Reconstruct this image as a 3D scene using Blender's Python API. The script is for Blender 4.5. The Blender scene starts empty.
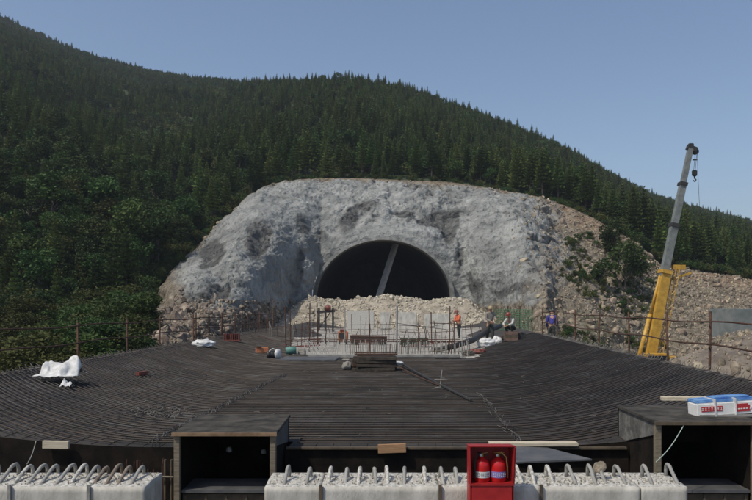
import bpy, math, random
import numpy as np
from mathutils import Vector, Matrix, Euler
random.seed(7); RNG = np.random.default_rng(11)
S = bpy.context.scene
COL = S.collection
CZ = 1.944; FP = 720.0; CX = 376.0; HY = 305.0
PI = math.pi

def P(px, py, Y):
    "photograph measurement -> world point at distance Y"
    return Vector(((px-CX)*Y/FP, Y, CZ-(py-HY)*Y/FP))

# ------------------------------------------------------------------ noise
def _hash(ix, iy, iz, seed):
    h = (ix.astype(np.int64)*374761393 + iy.astype(np.int64)*668265263 + iz.astype(np.int64)*2147483647 + seed*974634777) & 0xffffffff
    h = ((h ^ (h >> 13))*1274126177) & 0xffffffff
    h = (h ^ (h >> 16)) & 0xffffffff
    return h/4294967295.0
def vnoise(p, seed=0):
    i = np.floor(p); f = p-i; u = f*f*(3-2*f)
    i = i.astype(np.int64); r = 0
    for dx in (0, 1):
        for dy in (0, 1):
            for dz in (0, 1):
                w = (u[..., 0] if dx else 1-u[..., 0])*(u[..., 1] if dy else 1-u[..., 1])*(u[..., 2] if dz else 1-u[..., 2])
                r = r+w*_hash(i[..., 0]+dx, i[..., 1]+dy, i[..., 2]+dz, seed)
    return r*2-1
def fbm(p, octs=4, seed=0, ridged=False, pers=.5):
    a = 1.0; s = 0; n = 0
    for o in range(octs):
        v = vnoise(p*(2.03**o)+o*17.3, seed+o)
        if ridged: v = 1-2*np.abs(v)
        s = s+a*v; n += a; a *= pers
    return s/n
def sstep(a, b, x):
    t = np.clip((x-a)/(b-a), 0, 1); return t*t*(3-2*t)

# ------------------------------------------------------------------ materials
def lin(c):
    return tuple(((v/255.0)/12.92 if v/255.0 <= .04045 else ((v/255.0+.055)/1.055)**2.4) for v in c)+(1,)
MATS = {}
def mat(name, c1, c2=None, c3=None, scale=3.0, rough=.85, metal=0.0, bump=0.0, bscale=None, rnd=0.0, stretch=None, spec=None, translucent=0.0, detail=6):
    """base colour(s) mixed by noise in object space, optional fine bump"""
    if name in MATS: return MATS[name]
    m = bpy.data.materials.new(name); m.use_nodes = True; nt = m.node_tree; N = nt.nodes; L = nt.links
    bs = N['Principled BSDF']; bs.inputs['Roughness'].default_value = rough; bs.inputs['Metallic'].default_value = metal
    if spec is not None: bs.inputs['Specular IOR Level'].default_value = spec
    tc = N.new('ShaderNodeTexCoord'); mp = N.new('ShaderNodeMapping'); L.new(tc.outputs['Object'], mp.inputs['Vector'])
    if stretch: mp.inputs['Scale'].default_value = stretch
    out = None
    if c2 is not None:
        nz = N.new('ShaderNodeTexNoise'); nz.inputs['Scale'].default_value = scale; nz.inputs['Detail'].default_value = detail; nz.inputs['Roughness'].default_value = .65
        L.new(mp.outputs[0], nz.inputs['Vector'])
        cr = N.new('ShaderNodeValToRGB'); L.new(nz.outputs['Fac'], cr.inputs[0])
        e = cr.color_ramp.elements; e[0].position = .36; e[0].color = c1+(1,) if len(c1) == 3 else c1
        e[1].position = .64; e[1].color = c2+(1,) if len(c2) == 3 else c2
        if c3 is not None:
            x = e.new(.5); x.color = c3+(1,) if len(c3) == 3 else c3
        out = cr.outputs[0]
    if rnd > 0:
        oi = N.new('ShaderNodeObjectInfo'); hs = N.new('ShaderNodeHueSaturation')
        mr = N.new('ShaderNodeMapRange'); mr.inputs['To Min'].default_value = 1-rnd; mr.inputs['To Max'].default_value = 1+rnd
        L.new(oi.outputs['Random'], mr.inputs[0]); L.new(mr.outputs[0], hs.inputs['Value'])
        mh = N.new('ShaderNodeMapRange'); mh.inputs['To Min'].default_value = .5+.05*rnd; mh.inputs['To Max'].default_value = .5-.05*rnd
        ml = N.new('ShaderNodeMath'); ml.operation = 'FRACT'; mm = N.new('ShaderNodeMath'); mm.operation = 'MULTIPLY'; mm.inputs[1].default_value = 7.31
        L.new(oi.outputs['Random'], mm.inputs[0]); L.new(mm.outputs[0], ml.inputs[0]); L.new(ml.outputs[0], mh.inputs[0]); L.new(mh.outputs[0], hs.inputs['Hue'])
        if out: L.new(out, hs.inputs['Color'])
        else: hs.inputs['Color'].default_value = c1+(1,)
        out = hs.outputs[0]
    if out: L.new(out, bs.inputs['Base Color'])
    else: bs.inputs['Base Color'].default_value = tuple(c1[:3])+(1,)
    if bump > 0:
        n2 = N.new('ShaderNodeTexNoise'); n2.inputs['Scale'].default_value = bscale or scale*4; n2.inputs['Detail'].default_value = 8; n2.inputs['Roughness'].default_value = .7
        L.new(mp.outputs[0], n2.inputs['Vector'])
        bp = N.new('ShaderNodeBump'); bp.inputs['Strength'].default_value = 1; bp.inputs['Distance'].default_value = bump
        L.new(n2.outputs['Fac'], bp.inputs['Height']); L.new(bp.outputs[0], bs.inputs['Normal'])
    if translucent > 0:
        tr = N.new('ShaderNodeBsdfTranslucent'); mx = N.new('ShaderNodeMixShader'); mx.inputs[0].default_value = translucent
        if out: L.new(out, tr.inputs[0])
        L.new(bs.outputs[0], mx.inputs[1]); L.new(tr.outputs[0], mx.inputs[2]); L.new(mx.outputs[0], N['Material Output'].inputs[0])
    MATS[name] = m; return m

M_needles = mat('needles', (.040, .068, .016), (.092, .138, .034), scale=.9, rnd=.45, rough=.75, translucent=.12, spec=.2)
M_needles_pale = mat('pale_needles', (.058, .086, .020), (.125, .162, .042), scale=.9, rnd=.4, rough=.75, translucent=.15, spec=.2)  # paler needle tone for some of the tree variants
M_leaf = mat('leaves', (.020, .046, .011), (.058, .098, .022), scale=1.2, rnd=.45, rough=.7, translucent=.18, spec=.25)
M_leaf_olive = mat('olive_leaves', (.044, .056, .015), (.092, .105, .030), scale=1.2, rnd=.4, rough=.75, translucent=.18, spec=.2)
M_bark = mat('bark', (.045, .036, .028), (.10, .085, .07), scale=6, bump=.01, rough=.9, rnd=.2)
M_soil = mat('forest_soil', (.018, .034, .010), (.050, .062, .022), scale=.35, bump=.25, bscale=2)
M_rust = mat('rusty_steel', (.045, .026, .019), (.12, .058, .035), scale=9, rough=.8, metal=.3, bump=.002, bscale=60)
M_rebar = mat('weathered_rebar', (.036, .034, .032), (.096, .092, .086), (.058, .049, .042), scale=1.3, rough=.62, metal=.35)
M_rebar_dk = mat('dark_rebar', (.036, .030, .026), (.080, .060, .046), scale=2.0, rough=.7, metal=.3)
M_deck = mat('deck_mud', (.018, .017, .015), (.052, .046, .040), (.036, .028, .023), scale=.8, bump=.02, bscale=14)
M_mud = mat('grey_mud', (.22, .205, .18), (.42, .39, .34), scale=.9, bump=.05, bscale=6)
M_conc = mat('pale_concrete', (.36, .345, .30), (.60, .58, .52), (.50, .48, .43), scale=2.6, bump=.006, bscale=40, stretch=(1.6, 1, .6))
M_conc_dk = mat('dull_concrete', (.20, .195, .18), (.33, .32, .295), scale=3, bump=.01, bscale=20)
M_conc_rough = mat('rough_concrete', (.30, .285, .25), (.72, .70, .64), (.52, .50, .45), scale=28, bump=.02, bscale=45)
M_black = mat('black_timber_shade', (.008, .007, .006), (.022, .017, .013), scale=3, rough=.95, bump=.01, bscale=15, spec=.1)  # near-black timber; also painted as shade on the lower hatch sides
M_wood = mat('old_wood', (.11, .09, .062), (.24, .20, .14), scale=5, stretch=(1, 12, 12), rough=.85, bump=.003)
M_wood_pale = mat('pale_timber', (.42, .36, .26), (.60, .53, .40), scale=4, stretch=(1, 14, 14), rough=.8, bump=.003)
M_wood_org = mat('orange_timber', (.27, .15, .075), (.42, .25, .13), scale=4, stretch=(1, 14, 14), rough=.8, bump=.003)
M_wood_dk = mat('dark_wood', (.055, .043, .030), (.12, .092, .06), scale=5, rough=.9, bump=.004)
M_sheet = mat('grey_sheet', (.055, .058, .062), (.105, .105, .105), scale=3, rough=.6, bump=.004, bscale=10)
M_slab = mat('hatch_lid', (.030, .029, .027), (.085, .078, .068), scale=4, rough=.95, spec=.1, bump=.004)
M_white = mat('white_plastic', (.45, .45, .44), (.72, .72, .71), scale=7, rough=.6, bump=.01, bscale=12)
M_red = mat('red_paint', (.27, .010, .012), (.38, .018, .018), scale=6, rough=.45, bump=.0015, bscale=30)
M_red_gloss = mat('red_gloss', (.50, .012, .014), rough=.25)
M_dkred = mat('dark_red_paint', (.11, .030, .022), (.20, .055, .040), scale=8, rough=.6)
M_orange = mat('faded_orange', (.42, .14, .06), (.58, .22, .10), scale=8, rough=.7)
M_brown = mat('brown_steel', (.10, .062, .048), (.19, .12, .095), scale=5, rough=.7)
M_yellow = mat('crane_yellow', (.36, .21, .035), (.56, .34, .055), (.47, .27, .035), scale=3, rough=.5, bump=.003)
M_cgrey = mat('boom_grey', (.12, .135, .13), (.21, .225, .215), scale=3, rough=.5)
M_dark = mat('dark_metal', (.018, .018, .018), (.04, .038, .035), scale=6, rough=.6)
M_rubber = mat('rubber', (.015, .015, .015), rough=.8)
M_glass = mat('dark_glass', (.02, .025, .03), rough=.08)
M_teal = mat('teal_paint', (.06, .17, .14), (.10, .24, .20), scale=6, rough=.6)
M_green = mat('green_net', (.045, .15, .075), (.09, .25, .13), scale=6, rough=.8)
M_dkgreen = mat('dark_green', (.025, .04, .025), (.06, .075, .045), scale=4, rough=.8)
M_skin = mat('skin', (.36, .20, .13), rough=.6)
M_labelw = mat('label_white', (.62, .62, .60), (.75, .75, .73), scale=6, rough=.5)
M_labelb = mat('label_blue', (.05, .15, .42), (.20, .38, .60), scale=5, rough=.4)
M_labelr = mat('label_red', (.42, .03, .035), rough=.5)
M_labelv = mat('label_violet', (.20, .17, .42), rough=.5)
M_brass = mat('brass', (.45, .30, .10), rough=.4, metal=.8)
M_rock = mat('rubble_rock', (.11, .085, .062), (.34, .285, .22), (.21, .165, .125), scale=1.2, rnd=.35, bump=.02, bscale=9)
M_rock_pale = mat('pale_rubble', (.30, .265, .205), (.52, .47, .38), scale=1.2, rnd=.32, bump=.02, bscale=9)
M_rock_brown = mat('brown_rubble', (.12, .094, .066), (.36, .295, .215), scale=1.2, rnd=.4, bump=.02, bscale=9)

# ------------------------------------------------------------------ builders
def tag(o, label=None, cat=None, group=None, kind=None):
    if label: o['label'] = label
    if cat: o['category'] = cat
    if group: o['group'] = group
    if kind: o['kind'] = kind
    return o
def thing(name, label, cat, loc=(0, 0, 0), group=None, rz=0):
    o = bpy.data.objects.new(name, None); COL.objects.link(o); o.location = loc; o.rotation_euler = (0, 0, rz)
    o.empty_display_size = .2
    return tag(o, label, cat, group)

class MB:
    def __init__(s): s.v = []; s.f = []; s.m = []; s.mats = []
    def mi(s, m):
        if m not in s.mats: s.mats.append(m)
        return s.mats.index(m)
    def add(s, vs, fs, m):
        b = len(s.v); s.v += [tuple(v) for v in vs]; k = s.mi(m)
        for f in fs: s.f.append([b+i for i in f]); s.m.append(k)
        return s
    def box(s, c, d, m, R=None, bev=0.0):
        x, y, z = (q/2 for q in d); vs = []
        if bev <= 0:
            for a in (-x, x):
                for b in (-y, y):
                    for e in (-z, z): vs.append(Vector((a, b, e)))
            fs = [(0, 1, 3, 2), (4, 6, 7, 5), (0, 4, 5, 1), (2, 3, 7, 6), (0, 2, 6, 4), (1, 5, 7, 3)]
        else:
            import bmesh
            bm = bmesh.new(); bmesh.ops.create_cube(bm, size=1)
            for v in bm.verts: v.co = Vector((v.co.x*d[0], v.co.y*d[1], v.co.z*d[2]))
            bmesh.ops.bevel(bm, geom=bm.edges[:], offset=bev, segments=2, affect='EDGES')
            vs = [v.co.copy() for v in bm.verts]; fs = [[v.index for v in f.verts] for f in bm.faces]; bm.free()
        if R is not None: vs = [R @ v for v in vs]
        c = Vector(c); return s.add([v+c for v in vs], fs, m)
    def beam(s, a, b, w, h, m, bev=0):
        "rectangular bar from a to b"
        a = Vector(a); b = Vector(b); d = b-a; L = d.length; q = d.to_track_quat('X', 'Z')
        return s.box((a+b)/2, (L, w, h), m, q.to_matrix(), bev)
    def tube(s, pts, r, m, n=6, cap=True, closed=False):
        pts = [Vector(p) for p in pts]; N = len(pts); rs = r if hasattr(r, '__len__') else [r]*N
        vs = []; up = Vector((0, 0, 1)); prev = None
        for i, p in enumerate(pts):
            if closed: d = pts[(i+1) % N]-pts[i-1]
            else: d = pts[min(i+1, N-1)]-pts[max(i-1, 0)]
            if d.length < 1e-9: d = Vector((1, 0, 0))
            d.normalize()
            if prev is None:
                a = up if abs(d.z) < .9 else Vector((0, 1, 0)); u = d.cross(a).normalized()
            else:
                u = (prev-d*prev.dot(d)); u = u.normalized() if u.length > 1e-6 else d.orthogonal().normalized()
            prev = u; w = d.cross(u)
            for k in range(n):
                t = 2*PI*k/n; vs.append(p+(u*math.cos(t)+w*math.sin(t))*rs[i])
        fs = []
        for i in range(N if closed else N-1):
            j = (i+1) % N
            for k in range(n):
                fs.append((i*n+k, i*n+(k+1) % n, j*n+(k+1) % n, j*n+k))
        if cap and not closed: fs.append(tuple(range(n-1, -1, -1))); fs.append(tuple((N-1)*n+k for k in range(n)))
        return s.add(vs, fs, m)
    def lathe(s, prof, c, m, n=16, axis=Vector((0, 0, 1))):
        q = Vector((0, 0, 1)).rotation_difference(Vector(axis)).to_matrix(); c = Vector(c); vs = []
        for r, z in prof:
            for k in range(n): t = 2*PI*k/n; vs.append(q @ Vector((r*math.cos(t), r*math.sin(t), z))+c)
        fs = []
        for i in range(len(prof)-1):
            for k in range(n): fs.append((i*n+k, i*n+(k+1) % n, (i+1)*n+(k+1) % n, (i+1)*n+k))
        fs.append(tuple(range(n-1, -1, -1))); fs.append(tuple((len(prof)-1)*n+k for k in range(n)))
        return s.add(vs, fs, m)
    def build(s, name, parent=None, smooth=False, local=False):
        me = bpy.data.meshes.new(name); off = Vector((0, 0, 0))
        if parent is not None and not local:
            p = parent
            while p is not None: off += Vector(p.location); p = p.parent
        me.from_pydata([(v[0]-off.x, v[1]-off.y, v[2]-off.z) for v in s.v], [], s.f)
        for m in s.mats: me.materials.append(m)
        me.polygons.foreach_set('material_index', s.m)
        if smooth: me.polygons.foreach_set('use_smooth', [True]*len(s.f))
        me.update(); o = bpy.data.objects.new(name, me); COL.objects.link(o)
        if parent is not None: o.parent = parent
        return o
def np_mesh(name, V, F, mats, link=True, smooth=False, mi=None, attrs=None):
    me = bpy.data.meshes.new(name); V = np.asarray(V, dtype=np.float32); F = np.asarray(F, dtype=np.int32); k = F.shape[1]
    me.vertices.add(len(V)); me.vertices.foreach_set('co', V.ravel())
    me.loops.add(F.size); me.loops.foreach_set('vertex_index', F.ravel())
    me.polygons.add(len(F)); me.polygons.foreach_set('loop_start', np.arange(0, F.size, k, dtype=np.int32))
    for m in mats: me.materials.append(m)
    if mi is not None: me.polygons.foreach_set('material_index', np.asarray(mi, dtype=np.int32))
    if smooth: me.polygons.foreach_set('use_smooth', np.ones(len(F), dtype=bool))
    for an, av in (attrs or {}).items():
        at = me.attributes.new(an, 'FLOAT', 'POINT'); at.data.foreach_set('value', np.asarray(av, dtype=np.float32))
    me.update(calc_edges=True); me.validate()
    o = bpy.data.objects.new(name, me)
    if link: COL.objects.link(o)
    return o
def grid_faces(ny, nx, keep=None):
    i = np.arange(ny-1)[:, None]*nx+np.arange(nx-1)[None, :]
    F = np.stack([i, i+1, i+nx+1, i+nx], -1).reshape(-1, 4)
    if keep is not None: F = F[keep.ravel()]
    return F
def copy_tree(o, parent=None, loc=None, rot=None, scl=None):
    c = o.copy(); COL.objects.link(c)
    if parent is not None: c.parent = parent
    if loc is not None: c.location = loc
    if rot is not None: c.rotation_euler = rot
    if scl is not None: c.scale = scl
    for ch in KIDS.get(o.name, []): copy_tree(ch, c)
    return c
KIDS = {}
def reg(o, *kids): KIDS[o.name] = list(kids); return o

# ------------------------------------------------------------------ terrain
def tab(px, pts, k): a = np.array(pts, float); return np.interp(px, a[:, 0], a[:, k])
# px, distance, height (lower lip of the slope)
BT = [(-700, 24, -3.2), (60, 24, -3.2), (110, 28, -2.6), (143, 27, -1.2), (200, 40, -1.0), (250, 54, -1.0), (290, 67, -1.3), (322, 74.6, -2), (465, 74.6, -2), (500, 68, -2), (545, 50, -2.6), (590, 52, -3.2), (640, 60, -3.2), (760, 60, -3.2), (1500, 50, -3.2)]
# px, distance, py (lip where the forest starts)
ET = [(-700, 45, 350), (60, 45, 352), (100, 48, 345), (130, 52, 328), (150, 58, 305), (170, 66, 272), (200, 74, 242), (230, 82, 214), (262, 90, 187), (300, 95, 179), (350, 96, 178), (400, 95, 180), (450, 95, 182), (500, 94, 190), (540, 92, 197), (570, 90, 207), (600, 88, 221), (640, 84, 245), (658, 84, 262), (700, 86, 271), (752, 88, 279), (900, 88, 290), (1500, 80, 300)]
# px, distance, py (ridge, ground line)
RT = [(-700, 260, -60), (-100, 320, -45), (0, 330, 20), (50, 330, 42), (100, 330, 62), (150, 320, 75), (200, 300, 82), (240, 260, 84), (300, 240, 85), (350, 240, 85), (400, 245, 92), (450, 250, 110), (500, 260, 127), (550, 265, 150), (600, 270, 174), (650, 280, 197), (700, 290, 213), (752, 300, 226), (900, 320, 262), (1500, 320, 300)]
_EK = {}
def zpy(py, Y): return CZ-(py-HY)*Y/FP
def slope_pow(px): return 1.0+1.9*sstep(190, 330, px)*(1-sstep(480, 560, px))
def zground(X, Y):
    X = np.asarray(X, float); Y = np.asarray(Y, float); px = CX+FP*X/Y
    BY = tab(px, BT, 1); BZ = tab(px, BT, 2); EY = tab(px, ET, 1); EZ = zpy(tab(px, ET, 2), EY)
    RY = tab(px, RT, 1); RZ = zpy(tab(px, RT, 2), RY)
    tf = np.clip((Y-BY)/(EY-BY), 0, 1)**(1/slope_pow(px)); zf = BZ+(EZ-BZ)*tf
    t = (Y-EY)/(RY-EY); tc = np.clip(t, 0, 1)
    n = fbm(np.stack([X*.02, Y*.02, X*0], -1), 3, 5)
    zh = EZ+(RZ-EZ)*(tc**.98)+n*7*np.sin(PI*tc)**1.0*(1-.3*tc)+1.2*tc*n
    zh = np.where(t > 1, zh-(Y-RY)*.22-.0012*(Y-RY)**2, zh)
    return np.where(Y <= BY, -3.2, np.where(Y < EY, zf, zh))

# ground to the horizon
gx = np.concatenate([[-3000, -900, -300, -100], np.arange(-60, 61, 1.2), [100, 300, 900, 3000]]); gy = np.concatenate([[-3000, -600, -100, -30], np.arange(-6, 76, 1.2), [120, 400, 1200, 3500]])
GX, GY = np.meshgrid(gx, gy); GZ = -3.35+.12*fbm(np.stack([GX*.5, GY*.5, GX*0], -1), 3, 3)-np.where(GY > 79, .6, 0)
keep = None
tag(np_mesh('ground', np.stack([GX, GY, GZ], -1).reshape(-1, 3), grid_faces(len(gy), len(gx)), [mat('gravel_ground', (.10, .085, .065), (.25, .215, .17), (.17, .145, .115), scale=.7, bump=.08, bscale=5)], smooth=True), kind='structure')

# wooded hillside
pxs = np.concatenate([np.linspace(-700, -60, 30), np.linspace(-50, 800, 150), np.linspace(820, 1500, 30)]); ts = np.concatenate([np.linspace(0, 1, 90), np.linspace(1.03, 1.9, 22)])
PXG, TG = np.meshgrid(pxs, ts); EYg = tab(PXG, ET, 1); RYg = tab(PXG, RT, 1); Yg = EYg+(RYg-EYg)*TG; Xg = (PXG-CX)*Yg/FP
Zg = zground(Xg, Yg+1e-4); Zg = Zg+.5*fbm(np.stack([Xg*.25, Yg*.25, Xg*0], -1), 2, 8)*sstep(0, .05, TG)
tag(np_mesh('hillside', np.stack([Xg, Yg, Zg], -1).reshape(-1, 3), grid_faces(len(ts), len(pxs)), [M_soil], smooth=True), kind='structure')

# excavated slope with sprayed concrete and the tunnel hole
TX, TY, TZ, TA, TB = .78, 75.0, 2.55, 7.05, 6.15     # tunnel axis, mouth distance, spring height, half axes
pxs = np.concatenate([np.linspace(-700, 90, 40), np.linspace(100, 640, 440), np.linspace(642, 760, 70), np.linspace(775, 1500, 20)]); ts = np.linspace(0, 1, 190)
PXG, TG = np.meshgrid(pxs, ts); pw = slope_pow(PXG)
BY = tab(PXG, BT, 1); BZ = tab(PXG, BT, 2); EY = tab(PXG, ET, 1); EZ = zpy(tab(PXG, ET, 2), EY)
Yg = BY+(EY-BY)*TG**pw; Xg = (PXG-CX)*Yg/FP; Zg = BZ+(EZ-BZ)*TG
pys = HY-(Zg-CZ)*FP/Yg
fade = sstep(0, .06, TG)*(1-sstep(.93, 1, TG))
p3 = np.stack([Xg, Yg*.6, Zg], -1)
nb = fbm(p3*.055+3.1, 2, 31)
warp = np.stack([fbm(p3*.14, 3, 41), fbm(p3*.14+9, 3, 42), fbm(p3*.14+19, 3, 43)], -1)*2.2
rel = .42*fbm((p3+warp)*.14, 4, 21)+.48*fbm((p3+warp)*.25, 5, 22, ridged=True)*(.35+.65*sstep(-.25, .25, nb))+.50*fbm((p3+warp*.3)*.75, 5, 23, ridged=True)*(.45+.55*sstep(-.1, .4, fbm(p3*.09, 2, 33)))
mid = sstep(165, 200, PXG)*(1-sstep(540, 575, PXG))
rel = rel+.75*fbm((p3+warp*.25)*np.array([.5, .5, .75]), 5, 27, ridged=True, pers=.68)*(.5+.5*sstep(-.3, .3, fbm(p3*.16+2, 2, 34)))+.35*np.maximum(0, fbm((p3+warp*.2)*.8+3, 4, 35, pers=.7))+.30*np.abs(fbm((p3+warp*.4)*.38+5, 4, 28))*2
cr_ = fbm((p3+warp*.6)*.30, 3, 29); rel = rel-.55*np.exp(-(cr_/.055)**2)*sstep(-.15, .25, fbm(p3*.1+3, 2, 30))
rel = rel+.16*fbm((p3+warp*.1)*np.array([1.9, 1.9, 2.4]), 3, 37, ridged=True, pers=.7)
rel = rel*(.62+.38*mid)
# hollows and gullies seen in the face: (px, py, radius x, radius y, depth)
for hx, hy, rx, ry, dp in [(432, 214, 14, 9, 1.7), (446, 226, 9, 16, 2.0), (412, 210, 12, 6, 1.0), (395, 212, 8, 8, .8), (462, 262, 7, 34, 1.6), (474, 285, 6, 14, 1.2), (352, 222, 9, 18, .8), (306, 232, 6, 10, .6), (258, 238, 10, 8, 1.5), (252, 252, 7, 8, 1.6), (204, 255, 13, 13, .9), (222, 290, 8, 8, 1.3), (292, 275, 7, 30, .9), (182, 300, 30, 5, 1.3), (275, 205, 12, 6, .7), (500, 290, 10, 9, 1.1), (515, 250, 8, 5, .7), (553, 228, 6, 5, 1.6), (470, 212, 5, 8, .7), (535, 270, 7, 14, .8), (318, 262, 8, 6, .5)]:
    rel = rel-dp*.38*np.exp(-((PXG+8*warp[..., 0]-hx)/rx)**2-((pys+6*warp[..., 1]-hy)/ry)**2)*2
for hx, hy, rx, ry, dp in [(372, 214, 22, 12, .9), (330, 200, 30, 12, .5), (420, 238, 18, 7, .8), (240, 225, 18, 12, .8), (230, 262, 18, 12, .9), (500, 215, 25, 14, .5), (485, 245, 9, 30, .8), (520, 225, 16, 8, .6), (200, 285, 20, 7, .9)]:
    rel = rel+dp*.5*np.exp(-((PXG-hx)/rx)**2-((pys-hy)/ry)**2)
bare = np.zeros_like(rel)
for hx, hy, rx, ry, w_ in [(434, 214, 22, 9, 1.0), (447, 228, 11, 16, .9), (400, 211, 16, 6, .7), (462, 262, 7, 30, .6), (255, 243, 13, 15, .9), (205, 256, 14, 12, .75), (222, 291, 12, 9, .8), (345, 224, 10, 20, .6), (355, 205, 14, 8, .5), (300, 235, 8, 14, .5), (553, 232, 8, 8, .9), (292, 275, 8, 28, .5), (475, 285, 9, 16, .6), (186, 300, 40, 7, .8), (505, 290, 22, 9, .5), (320, 245, 14, 8, .5)]:
    bare = np.maximum(bare, w_*1.2*np.exp(-((PXG+10*warp[..., 0]-hx)/rx)**2-((pys+8*warp[..., 1]-hy)/ry)**2))
# calm ring round the portal
dd = np.sqrt(((Xg-TX)/TA)**2+((Zg-TZ)/TB)**2); dd = np.where(Zg < TZ, np.abs(Xg-TX)/TA, dd)
near = (1-sstep(1.06, 1.42, dd))*(BY > 74)
rel = rel*(1-.85*near)
Yg = Yg*(1-near)+75.35*near
disp = rel*fade
Yd = Yg-disp*.80; Zd = Zg+disp*.45; Xd = Xg+disp*.12*warp[..., 2]/3
# colour masks set sprayed concrete against bare broken rock, hollows and carved creases darker
n1 = fbm(p3*.16, 4, 51); n2 = fbm(p3*.7, 3, 52)
cover = sstep(172, 190, PXG+14*n1+8*n2)*(1-sstep(528, 580, PXG+34*n1+34*n2))
low = 1-sstep(306, 313, pys+7*n1+5*n2+8*sstep(170, 290, PXG)*(1-sstep(290, 300, PXG))*0)
cover = cover*np.where((PXG < 300) | (PXG > 470), low, 1)
cover = cover*(1-sstep(.90, .97, TG+.05*n2+.03*n1))
bare = np.clip(bare+.30*n2+.25*n1-.18, 0, 1); bare = sstep(.14, .38, bare)+.8*np.exp(-(cr_/.07)**2)*sstep(-.15, .25, fbm(p3*.1+3, 2, 30))
bare = np.clip(bare, 0, 1)*(1-near)
wild = 1-sstep(105, 135, PXG+10*n1)
green = .8*sstep(.02, .34, fbm(p3*.10+7, 3, 61)+.25*n2)*sstep(545, 580, PXG)*(1-sstep(655, 675, PXG))*sstep(228, 250, pys)
topb = np.maximum(.35*sstep(.92, .98, TG), np.maximum(sstep(520, 560, PXG)*(1-sstep(.12, .30, 1-TG)), sstep(185, 205, PXG)*(1-sstep(292, 300, PXG))*sstep(308, 318, pys+6*n1)))
rm = bpy.data.materials.new('cut_rock'); rm.use_nodes = True; nt = rm.node_tree; N = nt.nodes; L = nt.links; bs = N['Principled BSDF']; bs.inputs['Roughness'].default_value = .92; bs.inputs['Specular IOR Level'].default_value = .15
tc = N.new('ShaderNodeTexCoord')
def nz(sc, det=8, ro=.65, dist=0, st=None):
    n = N.new('ShaderNodeTexNoise'); n.inputs['Scale'].default_value = sc; n.inputs['Detail'].default_value = det; n.inputs['Roughness'].default_value = ro; n.inputs['Distortion'].default_value = dist
    if st:
        mp = N.new('ShaderNodeMapping'); mp.inputs['Scale'].default_value = st; L.new(tc.outputs['Object'], mp.inputs[0]); L.new(mp.outputs[0], n.inputs['Vector'])
    else: L.new(tc.outputs['Object'], n.inputs['Vector'])
    return n
def ramp(src, stops):
    c = N.new('ShaderNodeValToRGB'); L.new(src, c.inputs[0]); e = c.color_ramp.elements
    e[0].position, e[0].color = stops[0][0], stops[0][1]+(1,); e[1].position, e[1].color = stops[-1][0], stops[-1][1]+(1,)
    for p, q in stops[1:-1]: x = e.new(p); x.color = q+(1,)
    return c
def mixc(fac, a, b):
    m = N.new('ShaderNodeMix'); m.data_type = 'RGBA'; L.new(fac, m.inputs[0]); L.new(a, m.inputs[6]); L.new(b, m.inputs[7]); return m.outputs[2]
def attr(nm): a = N.new('ShaderNodeAttribute'); a.attribute_name = nm; return a.outputs['Fac']
shot = ramp(nz(.30, 12, .74, .6).outputs['Fac'], [(.30, (.14, .148, .144)), (.44, (.24, .248, .24)), (.53, (.31, .318, .306)), (.66, (.44, .445, .425))])
spots = ramp(nz(2.6, 8, .75, .4).outputs['Fac'], [(.32, (.32, .31, .29)), (.43, (1, 1, 1))])
mu = N.new('ShaderNodeMix'); mu.data_type = 'RGBA'; mu.blend_type = 'MULTIPLY'; mu.inputs[0].default_value = .8; L.new(shot.outputs[0], mu.inputs[6]); L.new(spots.outputs[0], mu.inputs[7])
rock = ramp(nz(1.3, 10, .75, .5).outputs['Fac'], [(.32, (.05, .044, .034)), (.44, (.14, .120, .090)), (.54, (.25, .215, .165)), (.66, (.38, .335, .27))])
tan = ramp(nz(.8, 8, .7, .4, (1, 1, 3)).outputs['Fac'], [(.36, (.15, .105, .07)), (.5, (.26, .19, .13)), (.64, (.38, .30, .22))])
grn = ramp(nz(2.0, 6, .7).outputs['Fac'], [(.36, (.03, .036, .018)), (.62, (.10, .10, .05))])
col = mixc(attr('tanned'), rock.outputs[0], tan.outputs[0]); drk = ramp(nz(1.1, 8, .75, .8).outputs['Fac'], [(.34, (.05, .052, .052)), (.52, (.12, .122, .118)), (.68, (.22, .22, .205))]); col = mixc(attr('cover'), col, mixc(attr('bare'), mu.outputs[2], drk.outputs[0])); col = mixc(attr('green'), col, grn.outputs[0])
L.new(col, bs.inputs['Base Color'])
bp = N.new('ShaderNodeBump'); bp.inputs['Distance'].default_value = .32; bp.inputs['Strength'].default_value = .9; L.new(nz(1.6, 10, .72, .4).outputs['Fac'], bp.inputs['Height']); vo = N.new('ShaderNodeTexVoronoi'); vo.inputs['Scale'].default_value = 1.5; vd = N.new('ShaderNodeVectorMath'); vd.operation = 'ADD'; vn = nz(1.1, 4, .6); vs_ = N.new('ShaderNodeVectorMath'); vs_.operation = 'SCALE'; vs_.inputs['Scale'].default_value = 1.3
L.new(vn.outputs['Color'], vs_.inputs[0]); L.new(tc.outputs['Object'], vd.inputs[0]); L.new(vs_.outputs[0], vd.inputs[1]); L.new(vd.outputs[0], vo.inputs['Vector'])
b2_ = N.new('ShaderNodeBump'); b2_.inputs['Distance'].default_value = .30; b2_.inputs['Strength'].default_value = .8; L.new(vo.outputs['Distance'], b2_.inputs['Height']); L.new(bp.outputs[0], b2_.inputs['Normal']); L.new(b2_.outputs[0], bs.inputs['Normal'])
hole = dd < 1.02; q = hole & (BY > 70)
kc = ~(q[:-1, :-1] & q[1:, :-1] & q[:-1, 1:] & q[1:, 1:])
tag(np_mesh('cut_slope', np.stack([Xd, Yd, Zd], -1).reshape(-1, 3), grid_faces(len(ts), len(pxs), kc), [rm], smooth=False,
    attrs={'bare': bare.ravel(), 'cover': cover.ravel(), 'green': np.maximum(wild, green).ravel(), 'tanned': topb.ravel()}), kind='structure')

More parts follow.
